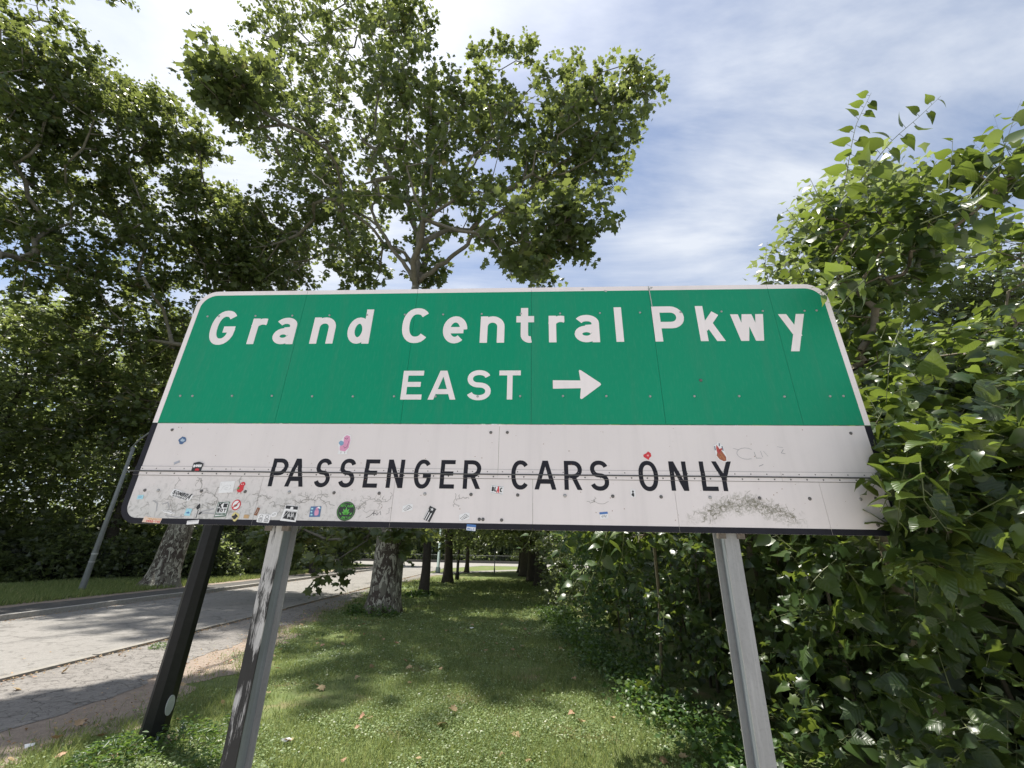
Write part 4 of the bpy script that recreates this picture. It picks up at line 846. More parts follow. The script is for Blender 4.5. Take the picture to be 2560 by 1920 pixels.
# second fence far ahead
ff = thing('far_fence', 'distant low metal railing along the crossing road', 'fence', (-30, 69, 0)); m_ = MB()
for i in range(240):
    m_.tube([(i*.25, 0, 0), (i*.25, 0, 1.15)], [.018, .018], 3)
m_.make('picket_mass', simple('far_fence_grey', (.10, .11, .10)), ff, kind='stuff')
m_ = MB(); m_.tube([(0, 0, 1.05), (60, 0, 1.05)], [.025, .025], 4); m_.tube([(0, 0, .15), (60, 0, .15)], [.025, .025], 4); m_.make('rail', bpy.data.materials['far_fence_grey'], ff)
# =================================================================== TREES
def pb(x, y, Y, rpx, n, fz=.8, fy=1.):
    R_ = rpx*mpp(y, Y); return (at(x, y, Y), (R_, R_*fy, R_*fz), n)
# centre plane tree
cb = (-3.5, 13.35, 0)
ct = [(-3.5, 13.35, -.05), (-3.49, 13.34, 1), (-3.5, 13.3, 3), (-3.5, 13.2, 6), (-3.55, 13.2, 8.6), (-3.62, 13.2, 10.6)]
cbl = [(c_, tuple(1.14*q for q in r_), int(n_*1.5)) for c_, r_, n_ in [pb(1000, 500, 13, 170, 34), pb(800, 540, 19, 130, 100), pb(660, 600, 20, 100, 84), pb(620, 530, 21, 50, 22), pb(1200, 540, 12, 140, 22), pb(1330, 600, 10, 100, 28), pb(1440, 550, 10, 80, 20),
       pb(920, 380, 15.5, 170, 52), pb(750, 350, 20, 115, 80), pb(1120, 370, 12.5, 150, 38), pb(1330, 400, 12.5, 140, 44), pb(1490, 370, 12, 110, 40), pb(1550, 250, 12, 75, 22), pb(1420, 280, 12.5, 95, 26),
       pb(760, 170, 20, 125, 84), pb(930, 150, 13.5, 150, 46), pb(1030, 230, 12, 110, 32), pb(700, 30, 20, 85, 40), pb(880, -30, 15, 130, 34), pb(1030, 40, 12.5, 55, 14), pb(1200, 270, 12.5, 85, 22), pb(1190, 150, 12.5, 28, 3), pb(1250, 115, 12.5, 25, 3), pb(1320, 135, 12.5, 30, 4), pb(1430, 160, 12.5, 26, 3),
       pb(600, 240, 8.5, 75, 22), pb(520, 225, 8.2, 50, 11), pb(660, 200, 9.5, 50, 9), pb(1330, 680, 14, 45, 7), pb(580, 680, 20, 65, 34), pb(700, 690, 20, 85, 44), pb(880, 660, 15, 80, 18), pb(1060, 680, 14, 60, 8)]]+[
       # low branch hanging left of the trunk
       pb(760, 1335, 16.5, 110, 34, .4), pb(890, 1340, 14.5, 60, 10, .5), pb(830, 1405, 13.2, 40, 5, .5), pb(690, 1380, 16, 50, 7, .5), pb(1010, 1335, 12.8, 50, 7, .3)]
big = tree('plane_tree', 'large plane tree with mottled trunk nearest on the lawn, crown rising above the sign', cb, ct, [.44, .41, .38, .30, .20, .13], cbl, 7, .42, .24, (LOB,), PLANE_LEAF, BARK, 300, seed=3, k=28, sprays=3, dens=.5, tipr=.010, expo=.40)

for L_, r0_, r1_ in (([(1040, 705, 13.2), (1000, 645, 13.2), (948, 570, 13.3), (928, 520, 13.4), (955, 480, 13.5), (900, 400, 13.8)], .085, .03), ([(1042, 700, 13.2), (1045, 610, 13.1), (1062, 520, 13.), (1058, 460, 13.), (1075, 380, 12.8), (1060, 250, 12.6)], .11, .035), ([(1046, 705, 13.2), (1110, 655, 13.), (1160, 620, 12.8), (1185, 585, 12.6), (1290, 500, 12.4), (1400, 410, 12.2), (1500, 330, 12.)], .095, .03), ([(945, 565, 13.3), (860, 500, 13.6), (780, 430, 14.5)], .05, .03), ([(1062, 520, 13.), (1100, 500, 12.6), (1180, 420, 12.4), (1250, 300, 12.3)], .06, .02), ([(1180, 590, 12.6), (1300, 590, 11.5), (1450, 620, 10.8)], .06, .02), ([(700, 390, 11), (640, 280, 9.5), (560, 225, 8.4)], .05, .02)):
    q_ = np.array([at(*p) for p in L_]); tt = np.linspace(0, len(q_)-1, 24); q_ = np.stack([np.interp(tt, range(len(q_)), q_[:, i]) for i in range(3)], 1); q_[1:-1] = (q_[:-2]+q_[1:-1]*2+q_[2:])/4+np.random.default_rng(5).normal(0, .03, (22, 3))
    m_ = MB(); m_.tube(q_-np.array(cb), np.linspace(r0_, r1_, 24), 9); m_.make('limb', SHADE_LIMB_BARK, big, True)
# left row: the plane tree on the verge, and a second further left whose crown fills the top left corner
lbl = [pb(420, 330, 17, 95, 50), pb(330, 260, 17, 90, 40), pb(490, 370, 17, 50, 18), pb(330, 440, 18, 130, 70), pb(470, 480, 18, 60, 22), pb(220, 500, 18, 120, 60), pb(420, 620, 19, 130, 80), pb(560, 600, 19, 100, 60), pb(600, 700, 20, 80, 36), pb(540, 490, 19, 45, 14),
       pb(250, 700, 19, 150, 80), pb(440, 800, 20, 130, 60), pb(300, 900, 20, 130, 60), pb(150, 850, 20, 140, 60), pb(350, 1050, 21, 90, 40), pb(200, 1050, 21, 120, 46)]
tree('plane_tree', 'broad plane tree with pale flaking trunk on the verge left of the road', (-13.95, 18.9, .05), [(-13.95, 18.9, 0), (-13.9, 18.95, 1), (-13.8, 19, 3), (-13.7, 19, 6), (-13.6, 19.1, 9)], [.52, .47, .42, .36, .27], lbl, 8, .46, .25, (LOB,), PLANE_LEAF, BARK, 150, seed=5, k=24, sprays=4, dens=.45, tipr=.009)
lb2 = [pb(60, 180, 13, 120, 60), pb(180, 200, 14, 110, 50), pb(250, 270, 14, 80, 30), pb(60, 330, 14, 140, 60), pb(160, 360, 15, 110, 44), pb(40, 500, 15, 120, 50), pb(90, 650, 16, 130, 46), pb(110, 22, 14, 60, 9, .35), pb(10, 40, 14, 60, 14), pb(270, -20, 14, 50, 4, .3), pb(-150, 200, 14, 170, 50), pb(-120, 500, 15, 170, 50)]
tree('plane_tree', 'plane tree beyond the left edge whose leafy crown fills the top left corner', (-19.5, 11.5, .09), [(-19.5, 11.5, 0), (-19.4, 11.5, 2), (-19.2, 11.6, 5), (-18.9, 11.8, 9)], [.5, .42, .36, .26], lb2, 8, .40, .23, (LOB,), PLANE_LEAF, BARK, 100, seed=6, k=20, sprays=4, dens=.45, tipr=.009)
# lawn row behind the big tree
def low_tree(nm, lb, x, y, r0, h, seed, R_=3.4, z0=2.6, n=300, **kw):
    bl = [((x, y, z0+(h-z0)*.25), (R_, R_, (h-z0)*.25), int(n*.4)), ((x, y, z0+(h-z0)*.6), (R_*.9, R_*.9, (h-z0)*.3), int(n*.4)), ((x+.3, y, h-1.2), (R_*.5, R_*.5, 1.6), int(n*.2))]
    return tree(nm, lb, (x, y, 0), [(x, y, 0), (x+.02, y, 1), (x-.05, y, 2.5), (x+.05, y, h*.45), (x, y, h*.7)], [r0, r0*.85, r0*.78, r0*.6, r0*.35], bl, kw.pop('per', 24), .42, kw.pop('ls', .26), (LOBLO,), kw.pop('leafm', DIST_LEAF), kw.pop('bark', BARK), 0, seed=seed, k=14, dens=.4, **kw)
low_tree('lawn_tree', 'second tree on the lawn, straight grey brown trunk behind the big plane tree', -3.29, 18.4, .19, 11, 11, 4.2, 1.8, 300, bark=DARKBARK, group='row of lawn trees')
low_tree('lawn_tree', 'third tree on the lawn, dark trunk beside the slim black post', -3.35, 25.6, .27, 12, 12, 4.8, 1.8, 300, bark=DARKBARK, group='row of lawn trees')
low_tree('lawn_tree', 'fourth tree of the lawn row, far off beyond the slim black post', -3.4, 38, .17, 11, 13, 4.4, 1.7, 340, bark=DARKBARK, group='row of lawn trees')
# right row of dark trunks
rt0 = low_tree('row_tree', 'nearest of the dark trunks lining the right edge of the lawn', 2.5, 21.2, .34, 11, 21, 3.8, 1.9, 360, leafm=DIST_LEAF, bark=DARKBARK, group='dark tree row along the right of the lawn')
for i, (x, y, s_, lb) in enumerate([(1.75, 24.5, .95, 'second of the dark trunks along the right of the lawn'), (1.5, 28.5, 1.0, 'third of the dark trunks along the right of the lawn'), (1.2, 34, 1.05, 'fourth of the dark trunks along the right of the lawn'), (1.2, 40, 1.1, 'farthest of the dark trunks along the right of the lawn'), (4.6, 17.5, .95, 'dark tree standing inside the hedge on the right'), (5.2, 26, 1.1, 'dark tree behind the trunks on the right')]):
    copy_tree(rt0, (x, y, 0), i*1.7, s_, lb)
# dark wood behind the fence
w0 = low_tree('wood_tree', 'dark leafy tree just behind the left iron fence', -21, 24, .30, 15, 31, 4.6, 2.2, 380, per=19, ls=.32, bark=DARKBARK, group='trees of the wood behind the fence')
w1 = low_tree('wood_tree', 'slender tree of the left wood with thin crown', -27, 22, .24, 14, 32, 4.2, 3.0, 340, per=17, ls=.32, bark=DARKBARK, group='trees of the wood behind the fence')
spots = [(-33, 19, 0, 1.05), (-27, 30, 1, 1.15), (-34, 28, 0, 1.2), (-18.5, 31, 1, 1.0), (-22, 37, 0, 1.1), (-18, 42, 1, 1.1), (-40, 24, 1, 1.2), (-29, 40, 0, 1.3), (-38, 36, 1, 1.3), (-24, 17.5, 1, .62), (-31, 14, 0, .8), (-18, 50, 0, 1.1), (-26, 52, 1, 1.2), (-46, 30, 0, 1.4), (-36, 48, 0, 1.4)]
for i, (x, y, k_, s_) in enumerate(spots): copy_tree((w0, w1)[k_], (x, y, 0), i*2.1+.5, s_, 'dark tree of the crowded wood behind the left fence')
for i, (x, y, k_, s_) in enumerate([(-50, 78, 0, 1.3), (-41, 76, 1, 1.25), (-32, 79, 0, 1.3), (-24, 77, 1, 1.3), (-16, 76, 0, 1.2), (-9, 79, 1, 1.3), (-2, 77, 0, 1.25), (6, 78, 1, 1.3), (13, 76, 0, 1.3), (21, 78, 1, 1.3), (30, 77, 0, 1.3), (-58, 75, 1, 1.4), (-37, 92, 0, 1.6), (-20, 93, 1, 1.6), (-4, 92, 0, 1.6), (12, 93, 1, 1.6), (28, 92, 0, 1.6), (40, 70, 0, 1.3), (-28, 66+6, 0, 1.0), (-13, 50, 1, .8)]):
    copy_tree((w0, w1)[k_], (x, y, 0), i*1.3+.2, s_, 'distant tree beyond the crossing road at the end of the lawn')['group'] = 'distant trees beyond the crossing road'
for i, (x, y, s_) in enumerate([(14, 14, 1.1), (20, 24, 1.2), (12, 30, 1.1), (26, 12, 1.3), (16, 42, 1.3)]):
    copy_tree((w0, w1)[i % 2], (x, y, 0), i*2.3, s_, 'tree standing behind the hedge on the right side')['group'] = 'trees behind the right hedge'
# shrubs: undergrowth behind the fence and sunny far shrubs
def shrub(nm, lb, loc, rad, nt_, per, ls, tpl, lm, seed, group=None, fl=.5):
    r = np.random.default_rng(seed); root = thing(nm, lb, 'shrub', loc, group)
    tips = np.abs(norm(r.normal(0, 1, (nt_, 3)))*(r.random((nt_, 1))**.33)*np.array(rad)*np.array([1, 1, 1.])); sg = r.choice((-1, 1), (nt_, 2)); tips[:, :2] *= sg
    tips += np.array(loc)+np.array([0, 0, .1])
    A, par, R, tid = grow(tips, [np.array(loc)+np.array([0, 0, z]) for z in (0, .1, .25)], [.03]*3, .004, .35, r=r); wm = wood_mesh(A-np.array(loc), par, R, 1, None, 0, .05)
    put('stem', raw('stem', wm[0], wm[1], TWIG, True), root, 'stuff')
    n = nt_*per; P = np.repeat(tips, per, 0)+r.normal(0, .16, (n, 3)); P[:, 2] = np.maximum(P[:, 2], .03)
    D, N = leaf_frames(n, .3, fl, r); D = norm(D+norm(P-np.array(loc))*.5)
    place_leaves(root, P, D, N, ls*r.uniform(.6, 1.3, n), tpl, lm, 0); return root
s0 = shrub('wood_shrub', 'dark shrub of the undergrowth behind the left iron fence', (-21, 21.5, 0), (2.2, 2.0, 2.2), 240, 20, .22, (LOBLO,), DIST_LEAF, 41, 'undergrowth shrubs behind the fence')
for i, (x, y, s_) in enumerate([(-17, 24.5, 1.1), (-24.5, 20.5, 1.2), (-28, 18.5, 1.1), (-32, 17, 1.2), (-16.5, 28, 1.1), (-36, 17.5, 1.3), (-17, 33, 1.2), (-17, 38, 1.2), (-21, 27, 1.4), (-27, 25, 1.5), (-17, 44, 1.2), (-41, 20, 1.5), (-19, 23.2, .9), (-22.8, 22.5, 1.3), (-30, 21, 1.5)]):
    copy_tree(s0, (x, y, 0), i*1.9, s_)
for i, (x, y) in enumerate([(-30, 33), (-36, 31), (-42, 29), (-48, 26), (-25, 35), (-40, 40), (-33, 42), (-21, 46), (-54, 33), (-47, 38), (-28, 48), (-44, 17), (-50, 20)]):
    c = copy_tree(s0, (x, y, 0), i*1.9, (1.6, 1.5, 2.1), 'tall thick bush deep in the wood behind the left fence'); c['group'] = 'deep bushes of the left wood'
for i in range(13):
    c = copy_tree(s0, (-34+i*5.1+random.uniform(-1, 1), 71.5+random.uniform(-.5, 1), 0), i*1.1, (1.4, 1, random.uniform(.8, 1.2)), 'sunlit low shrub behind the distant railing'); c['group'] = 'sunny shrubs behind the far railing'
for i in range(15):
    c = copy_tree(s0, (-46+i*5.6+random.uniform(-1, 1), 74.5, 0), i*1.7, (2.0, 1.4, random.uniform(2.6, 3.4)), 'tall dark bush closing the view behind the far railing'); c['group'] = 'tall bushes behind the far railing'
c = copy_tree(s0, (-15.2, 25, 0), 1.1, .42, 'small twiggy bush on the verge between the left plane tree and the bin')
del c['group']

# =================================================================== MULBERRY AND HEDGE AT THE RIGHT
def mulberry(name, label, base, chain, crad, blobs, L, nl, size, singles, seed, cat='tree', up=.5, group=None, hand=(), lm=None, wood=True, droop=.25, tpls=(HEART, HEART2)):
    r = np.random.default_rng(seed); root = thing(name, label, cat, base, group); B = np.array(base, float)
    S0 = []; cen = []
    for c, rad, n in blobs:
        S0.append(blob_points([(c, rad, n)], .5, r)); cen.append(np.repeat(np.array(c)[None], n, 0))
    S0 = np.concatenate(S0); cen = np.concatenate(cen)
    Dr = norm(S0-cen)*.8+r.normal(0, .4, S0.shape)+np.array([0, 0, up])
    P, D, N, S, segs = shoots(S0, Dr, r.uniform(.6, 1.3, len(S0))*L, nl, size, r, droop)
    P, D, N, S = [P], [D], [N], [S]
    for pts, hn, hs_ in hand:
        q = np.array(pts, float); dd = np.concatenate([[0], np.cumsum(np.linalg.norm(np.diff(q, axis=0), axis=1))]); g = lambda t: np.array([np.interp(t*dd[-1], dd, q[:, i]) for i in range(3)])
        for a in range(10): segs.append((g(a/10)[None], g((a+1)/10)[None], np.array([.0045*(1.1-a/12)])))
        for j in range(hn):
            t = (j+.5)/hn; p = g(t); tv = norm(g(min(1, t+.05))-g(t-.05)); sd = norm(np.cross(tv, np.array([0, 1., .2])))*(1 if j % 2 else -1)
            d = norm(sd+tv*.25+np.array([0, 0, -.25])+r.normal(0, .15, 3)); sz = hs_*(1.15-.6*t**2)*r.uniform(.8, 1.1); qq = p+d*sz*.32
            segs.append((p[None], qq[None], np.array([.0018]))); P.append(qq[None]); D.append(d[None]); N.append(norm(np.array([r.normal(0, .4), -.35+r.normal(0, .3), .9]))[None]); S.append(np.array([sz]))
    P, D, N, S = map(np.concatenate, (P, D, N, S))
    if wood:
        k_ = np.random.default_rng(1).permutation(len(S0))[:700]
        A, par, R, tid = grow(S0[k_], chain, crad, .0028, .3, r=r, wig=.12, expo=.48)
        wm = wood_mesh(A-B, par, R, 1, None, 0, crad[0]); put('trunk', raw('trunk', wm[0], wm[1], TWIG, True), root)
    V, Fc = seg_mesh(segs, 3); put('stem', raw('stem', V-B, Fc, STEM, True), root, 'stuff')
    keep = P[:, 2] > .02; place_leaves(root, P[keep], D[keep], N[keep], S[keep], tpls, lm or MUL_LEAF, singles)
    return root
A_ = at
hand = [([A_(2110, 470, 2.7), A_(2125, 380, 2.7), A_(2140, 310, 2.7), A_(2178, 232, 2.7)], 14, .14), ([A_(2150, 450, 2.6), A_(2230, 350, 2.6), A_(2300, 290, 2.6), A_(2352, 240, 2.6)], 13, .14),
        ([A_(2090, 530, 2.7), A_(2045, 490, 2.7), A_(2025, 445, 2.7)], 6, .10), ([A_(1930, 730, 3.2), A_(1912, 670, 3.2), A_(1918, 605, 3.2)], 9, .085), ([A_(2020, 720, 3.1), A_(1990, 660, 3.1), A_(1965, 615, 3.1)], 8, .09), ([A_(1900, 712, 3.0), A_(1960, 700, 3.0), A_(2040, 690, 3.0)], 6, .08),
        ([A_(2370, 470, 2.3), A_(2378, 400, 2.3), A_(2382, 345, 2.3)], 6, .12), ([A_(2440, 560, 2.4), A_(2450, 440, 2.4), A_(2485, 320, 2.4)], 9, .13), ([A_(2330, 560, 2.6), A_(2300, 470, 2.6), A_(2290, 400, 2.6)], 7, .12), ([A_(2060, 600, 2.9), A_(2000, 560, 2.9), A_(1965, 520, 2.9)], 6, .11), ([A_(2520, 480, 2.3), A_(2580, 400, 2.3), A_(2600, 300, 2.3)], 7, .14), ([A_(2420, 500, 2.1), A_(2480, 430, 2.1), A_(2560, 355, 2.1)], 7, .14), ([A_(2300, 560, 2.1), A_(2400, 520, 2.0), A_(2480, 540, 2.0), A_(2540, 560, 1.95)], 7, .14),
        ([A_(2300, 1150, 2.0), A_(2310, 1250, 1.95), A_(2370, 1330, 1.9)], 8, .14), ([A_(2250, 1200, 2.1), A_(2220, 1240, 2.08), A_(2200, 1280, 2.05)], 5, .11), ([A_(2150, 680, 2.3), A_(2090, 705, 2.2), A_(2048, 735, 2.12)], 10, .12), ([A_(2160, 700, 2.25), A_(2120, 740, 2.17), A_(2085, 790, 2.12)], 6, .10),
        ([A_(2260, 800, 2.3), A_(2225, 880, 2.25), A_(2215, 1010, 2.2)], 7, .09), ([A_(2330, 1080, 2.1), A_(2270, 1120, 2.1), A_(2250, 1230, 2.05), A_(2245, 1320, 2.05)], 10, .12)]
mb = [pb(2095, 560, 3.0, 50, 9), pb(2160, 540, 3.0, 70, 17), pb(2260, 580, 2.8, 70, 14), pb(2360, 560, 2.6, 45, 6), pb(2500, 450, 2.3, 55, 9), pb(2600, 430, 2.3, 80, 10), pb(2120, 670, 3.0, 75, 22), pb(2230, 690, 3.0, 80, 22), pb(2310, 700, 3, 40, 7), pb(2170, 790, 3.0, 50, 13), pb(2170, 900, 3.0, 45, 12), pb(2210, 990, 3, 55, 18), pb(2260, 1060, 2.8, 90, 36), pb(2350, 1010, 3, 90, 30), pb(2450, 960, 3, 90, 28), pb(2550, 1030, 2.8, 100, 30), pb(2310, 1180, 2.5, 90, 34), pb(2410, 1200, 2.4, 110, 40), pb(2520, 1170, 2.3, 100, 30), pb(2350, 900, 4.2, 60, 14), pb(2180, 1060, 2.45, 30, 7), pb(2325, 1190, 2.15, 45, 16), pb(2340, 1310, 2.15, 45, 14), pb(2360, 1400, 2.2, 50, 12)]
mulberry('mulberry_tree', 'mulberry tree with heart shaped leaves leaning over the right edge of the sign', (3.0, 3.6, 0), [(3.0, 3.6, 0), (2.95, 3.5, .8), (2.85, 3.4, 1.6), (2.7, 3.3, 2.4)], [.07, .06, .05, .04], mb, .30, 7, .115, 290, 51, hand=hand)
# sunlit crown just behind, its leaves glowing
mb = [pb(2540, 620, 5.2, 60, 14), pb(2580, 760, 5.2, 80, 18), pb(2500, 860, 5.4, 80, 26), pb(2420, 930, 5.4, 80, 26), pb(2330, 960, 5.5, 60, 18), pb(2560, 950, 5.2, 110, 34), pb(2300, 880, 5.6, 30, 6), pb(2640, 600, 5.2, 120, 20)]
mulberry('mulberry_tree', 'sunlit yellow green mulberry crown behind the first, at the right edge of the photo', (6.2, 6.0, 0), [(6.2, 6.0, 0), (6.1, 6, 1.5), (6.0, 5.9, 3)], [.09, .07, .05], mb, .5, 8, .15, 0, 52)
tree('dark_round_tree', 'dense dark small leaved tree seen through the gap at far right', (15.6, 13, 0), [(15.6, 13, 0), (15.6, 13, 3), (15.7, 13, 6)], [.3, .25, .2], [pb(2430, 780, 12.5, 110, 160), pb(2530, 740, 12.5, 110, 160), pb(2480, 900, 12.5, 150, 140)], 26, .28, .13, (QL,), DIST_LEAF, DARKBARK, 0, seed=53, dens=.4)
# crown added out of sight behind the sign to shade the thicket
mb = [pb(1650, 980, 6.5, 190, 70), pb(1880, 1000, 5.5, 190, 80), pb(2060, 1010, 4.6, 130, 60), pb(1560, 1150, 7, 150, 60), pb(1760, 1180, 6, 170, 80), pb(1980, 1210, 4.6, 170, 90), pb(2080, 850, 5.0, 90, 30), pb(1900, 840, 6.5, 100, 30)]
mulberry('mulberry_tree', 'mulberry crown added behind the right half of the sign to shade the thicket, mostly unseen', (3.4, 6.3, 0), [(3.4, 6.3, 0), (3.3, 6.2, 1.2), (3.2, 6.0, 2.4)], [.10, .08, .06], mb, .5, 9, .15, 0, 54)
# thicket along the lawn
def hx(y): return float(np.interp(y, [1.5, 2.3, 3, 4.5, 6.5, 9.2, 13.4, 18, 22], [2.5, 2.35, 2.15, 1.95, 1.75, 1.55, 1.35, 1.3, 2.2]))
def thicket(name, label, y0, y1, n, size, singles, seed, lm=None, hmax=3.0, deep=2.6, L=.32, nl=7, xo=.15):
    r = np.random.default_rng(seed); y = r.uniform(y0, y1, n); d = r.exponential(.55, n); d = np.minimum(d, deep*r.random(n)+.6)
    z = hmax*r.random(n)**.85; x = np.array([hx(v) for v in y])+d+xo+.28*np.sin(y*1.9)+.18*np.sin(z*3+y*4)-.25*(z > 1.6)
    kp = (np.sin(y*3.1+z*2.3+seed)*np.sin(z*3.7-y*1.3)*np.sin(x*4+z)) > -.12; x, y, z = x[kp], y[kp], z[kp]; n = len(x); S0 = np.stack([x, y, z+.05], 1); Dr = r.normal(0, .55, (n, 3))+np.array([-.75, -.25, .15])
    root = thing(name, label, 'bush', (float(np.mean(x)), (y0+y1)/2, 0)); B = np.array(root.location)
    P, D, N, S, segs = shoots(S0, Dr, r.uniform(.6, 1.3, n)*L, nl, size, r, .3, .45); N = norm(N+np.array([-.35, -.25, 0]))
    V, Fc = seg_mesh(segs, 3); put('stem', raw('stem', V-B, Fc, STEM, True), root, 'stuff')
    m_ = MB()
    for i in range(int((y1-y0)*2)):
        yy = r.uniform(y0, y1); xx = hx(yy)+r.uniform(.9, 2.0); q = np.array([xx, yy, 0]); m_.tube([q-B, q+np.array([r.normal(0, .15), r.normal(0, .15), hmax*.5])-B, q+np.array([r.normal(0, .3), r.normal(0, .3), hmax*.95])-B], [.022, .016, .008], 5)
    m_.make('wood', TWIG, root, True, kind='stuff')
    keep = P[:, 2] > .03; place_leaves(root, P[keep], D[keep], N[keep], S[keep], (HEART, HEART2, LOB), lm or MUL_LEAF, singles); return root
thicket('thicket_bush', 'dark leafy bush filling the lower right corner in front of the right post', 1.9, 4.2, 620, .115, 250, 61, hmax=2.6, L=.34, deep=3.0)
thicket('thicket_bush', 'dark tangled bush between the right post and the lawn', 4.2, 8.5, 900, .095, 0, 62, hmax=2.9)
thicket('thicket_bush', 'sunlit small leaved bush at the lawn edge left of the right post', 7.6, 12.5, 1000, .075, 0, 63, IVY_LEAF, 2.8, 1.8)
thicket('thicket_bush', 'farther leafy bush where the dark trunks begin', 12.5, 21, 1100, .11, 0, 64, DIST_LEAF, 3.0, 2.2)
# solid back of the thicket, deeper in: a second screen of bushes
for i, (x, y, s_) in enumerate([(5.4, 4.5, .95), (5.2, 8, 1.1), (4.9, 11.5, 1.1), (4.9, 15, 1.1), (6.3, 2.8, 1.0), (7.5, 6, 1.3), (7, 10, 1.3), (4.6, 6.2, .9)]):
    c = copy_tree(s0, (x, y, 0), i*1.4, (s_, s_, s_*1.25), 'dark shrub deep inside the right hand thicket'); c['group'] = 'shrubs deep in the right thicket'
# sprays hanging below the sign in front of the bright bush
hand2 = [([A_(1440, 1325, 4.2), A_(1405, 1350, 4.1), A_(1392, 1440, 4.1)], 8, .11), ([A_(1520, 1320, 4.3), A_(1500, 1400, 4.2), A_(1455, 1500, 4.2)], 9, .12), ([A_(1560, 1320, 4.3), A_(1555, 1400, 4.3), A_(1530, 1480, 4.3)], 8, .11), ([A_(1330, 1330, 5.0), A_(1320, 1355, 5.0), A_(1300, 1380, 5)], 3, .10), ([A_(1460, 1420, 4.4), A_(1425, 1480, 4.4), A_(1405, 1555, 4.4)], 8, .10)]
mulberry('hanging_mulberry_branch', 'mulberry branch hanging with large leaves below the middle right of the sign', (1.9, 6.2, 0), [(1.9, 6.2, 0), (1.8, 5.6, 1.2), (1.6, 5.0, 2.2)], [.04, .035, .025], [pb(1540, 1290, 4.8, 70, 24), pb(1450, 1290, 4.8, 50, 14), pb(1600, 1340, 4.8, 60, 20)], .3, 7, .11, 60, 71, 'tree', .0, hand=hand2)
# climbing vines seen against the dark

# =================================================================== LAWN
def in_lawn(x, y, r):
    xe = np.interp(y, [-10, 4.2, 5.5, 6.7, 9.4, 12.3, 20.5, 26, 32, 60], [-3.9, -3.96, -3.78, -3.95, -4.4, -4.76, -5.75, -5.6, -5.3, -5])+.12*np.sin(y*2.3)+.08*np.sin(y*5.9+1)
    return (x > xe+.08-r.exponential(.16, len(x))) & (x < np.interp(y, [1.5, 2.3, 3, 4.5, 6.5, 9.2, 13.4, 18, 30], [2.7, 2.5, 2.4, 2.3, 2.1, 1.9, 1.7, 1.7, 2.4]))
def nz(x, y, f, ph): return np.sin(x*f+ph+1.7*np.sin(y*f*.7+ph*2))*np.sin(y*f*1.1+ph*3+1.3*np.sin(x*f*.8))
r = np.random.default_rng(9)
def scatter(n, y0, y1, pw=1.6):
    u = r.random(n); y = (y0**(1-pw)+(y1**(1-pw)-y0**(1-pw))*u)**(1/(1-pw)); x = r.uniform(-1, 1, n)*(np.minimum(y*1.0+1.5, 8)); return x, y
x, y = scatter(330000, 3.4, 30, 1.9); ok = in_lawn(x, y, r); bare = (nz(x, y, 1.5, .4)+.5*nz(x, y, 4.1, 2.)) > (.72-.55*np.exp(-((x+3.1)/.8)**2)-.25*np.exp(-(y-4)/1.5)); ok &= ~(bare & (r.random(len(x)) < .75)); x, y = x[ok], y[ok]; n = len(x)
sc_ = np.clip(y/6, 1, 3.5); h = r.uniform(.02, .075, n)*(.8+.25*sc_)*(1+.35*nz(x, y, 2.2, 1)+.45*np.maximum(0, nz(x, y, 9., 3))**2*2); wd = r.uniform(.0022, .0045, n)*sc_
a = r.uniform(0, 2*PI, n); lean = r.normal(0, .5, (n, 2))*h[:, None]
B0 = np.stack([x, y, np.zeros(n)], 1); c_ = np.stack([np.cos(a), np.sin(a), 0*a], 1)*wd[:, None]; T = B0+np.stack([lean[:, 0], lean[:, 1], h], 1)
V = np.stack([B0-c_, B0+c_, T], 1).reshape(-1, 3)
put('grass', raw('grass', V, np.arange(3*n, dtype=np.int32).reshape(-1, 3), GRASS_M), kind='stuff', label='short mown grass of the dappled lawn under the sign', cat='grass')
x, y = scatter(260000, 3.4, 26, 1.9); ok = in_lawn(x, y, r) & ((nz(x, y, 1.3, 2.2)+.6*nz(x, y, 3.3, .2)+r.normal(0, .35, len(x))+np.clip(x*.12, -.4, .5)) > -.35); x, y = x[ok], y[ok]; n = len(x)
sc_ = np.clip(y/6, 1, 3.2); P = np.stack([x, y, r.uniform(.02, .055, n)], 1); D, N = leaf_frames(n, .05, .85, r)
V, Fc = leaf_arrays(P, D, N, r.uniform(.012, .026, n)*sc_, (np.array([(0, -.5, 0), (.5, 0, .1), (0, .5, 0), (-.5, 0, .1)]), tri([(0, 1, 2), (0, 2, 3)])))
put('clover', raw('clover', V, Fc, CLOV_M), kind='stuff', label='low clover patches growing through the lawn', cat='clover')
# left verge grass
x = r.uniform(-19, -13.2, 60000); y = r.uniform(9, 34, 60000); n = len(x); h = r.uniform(.08, .2, n); a = r.uniform(0, 6.3, n); wd = r.uniform(.01, .02, n)
B0 = np.stack([x, y, np.full(n, .09)], 1); c_ = np.stack([np.cos(a), np.sin(a), 0*a], 1)*wd[:, None]; T = B0+np.stack([r.normal(0, .04, n), r.normal(0, .04, n), h], 1)
put('verge_grass', raw('verge_grass', np.stack([B0-c_, B0+c_, T], 1).reshape(-1, 3), np.arange(3*n, dtype=np.int32).reshape(-1, 3), GRASS_M), kind='stuff', label='rough grass on the verge left of the road', cat='grass')
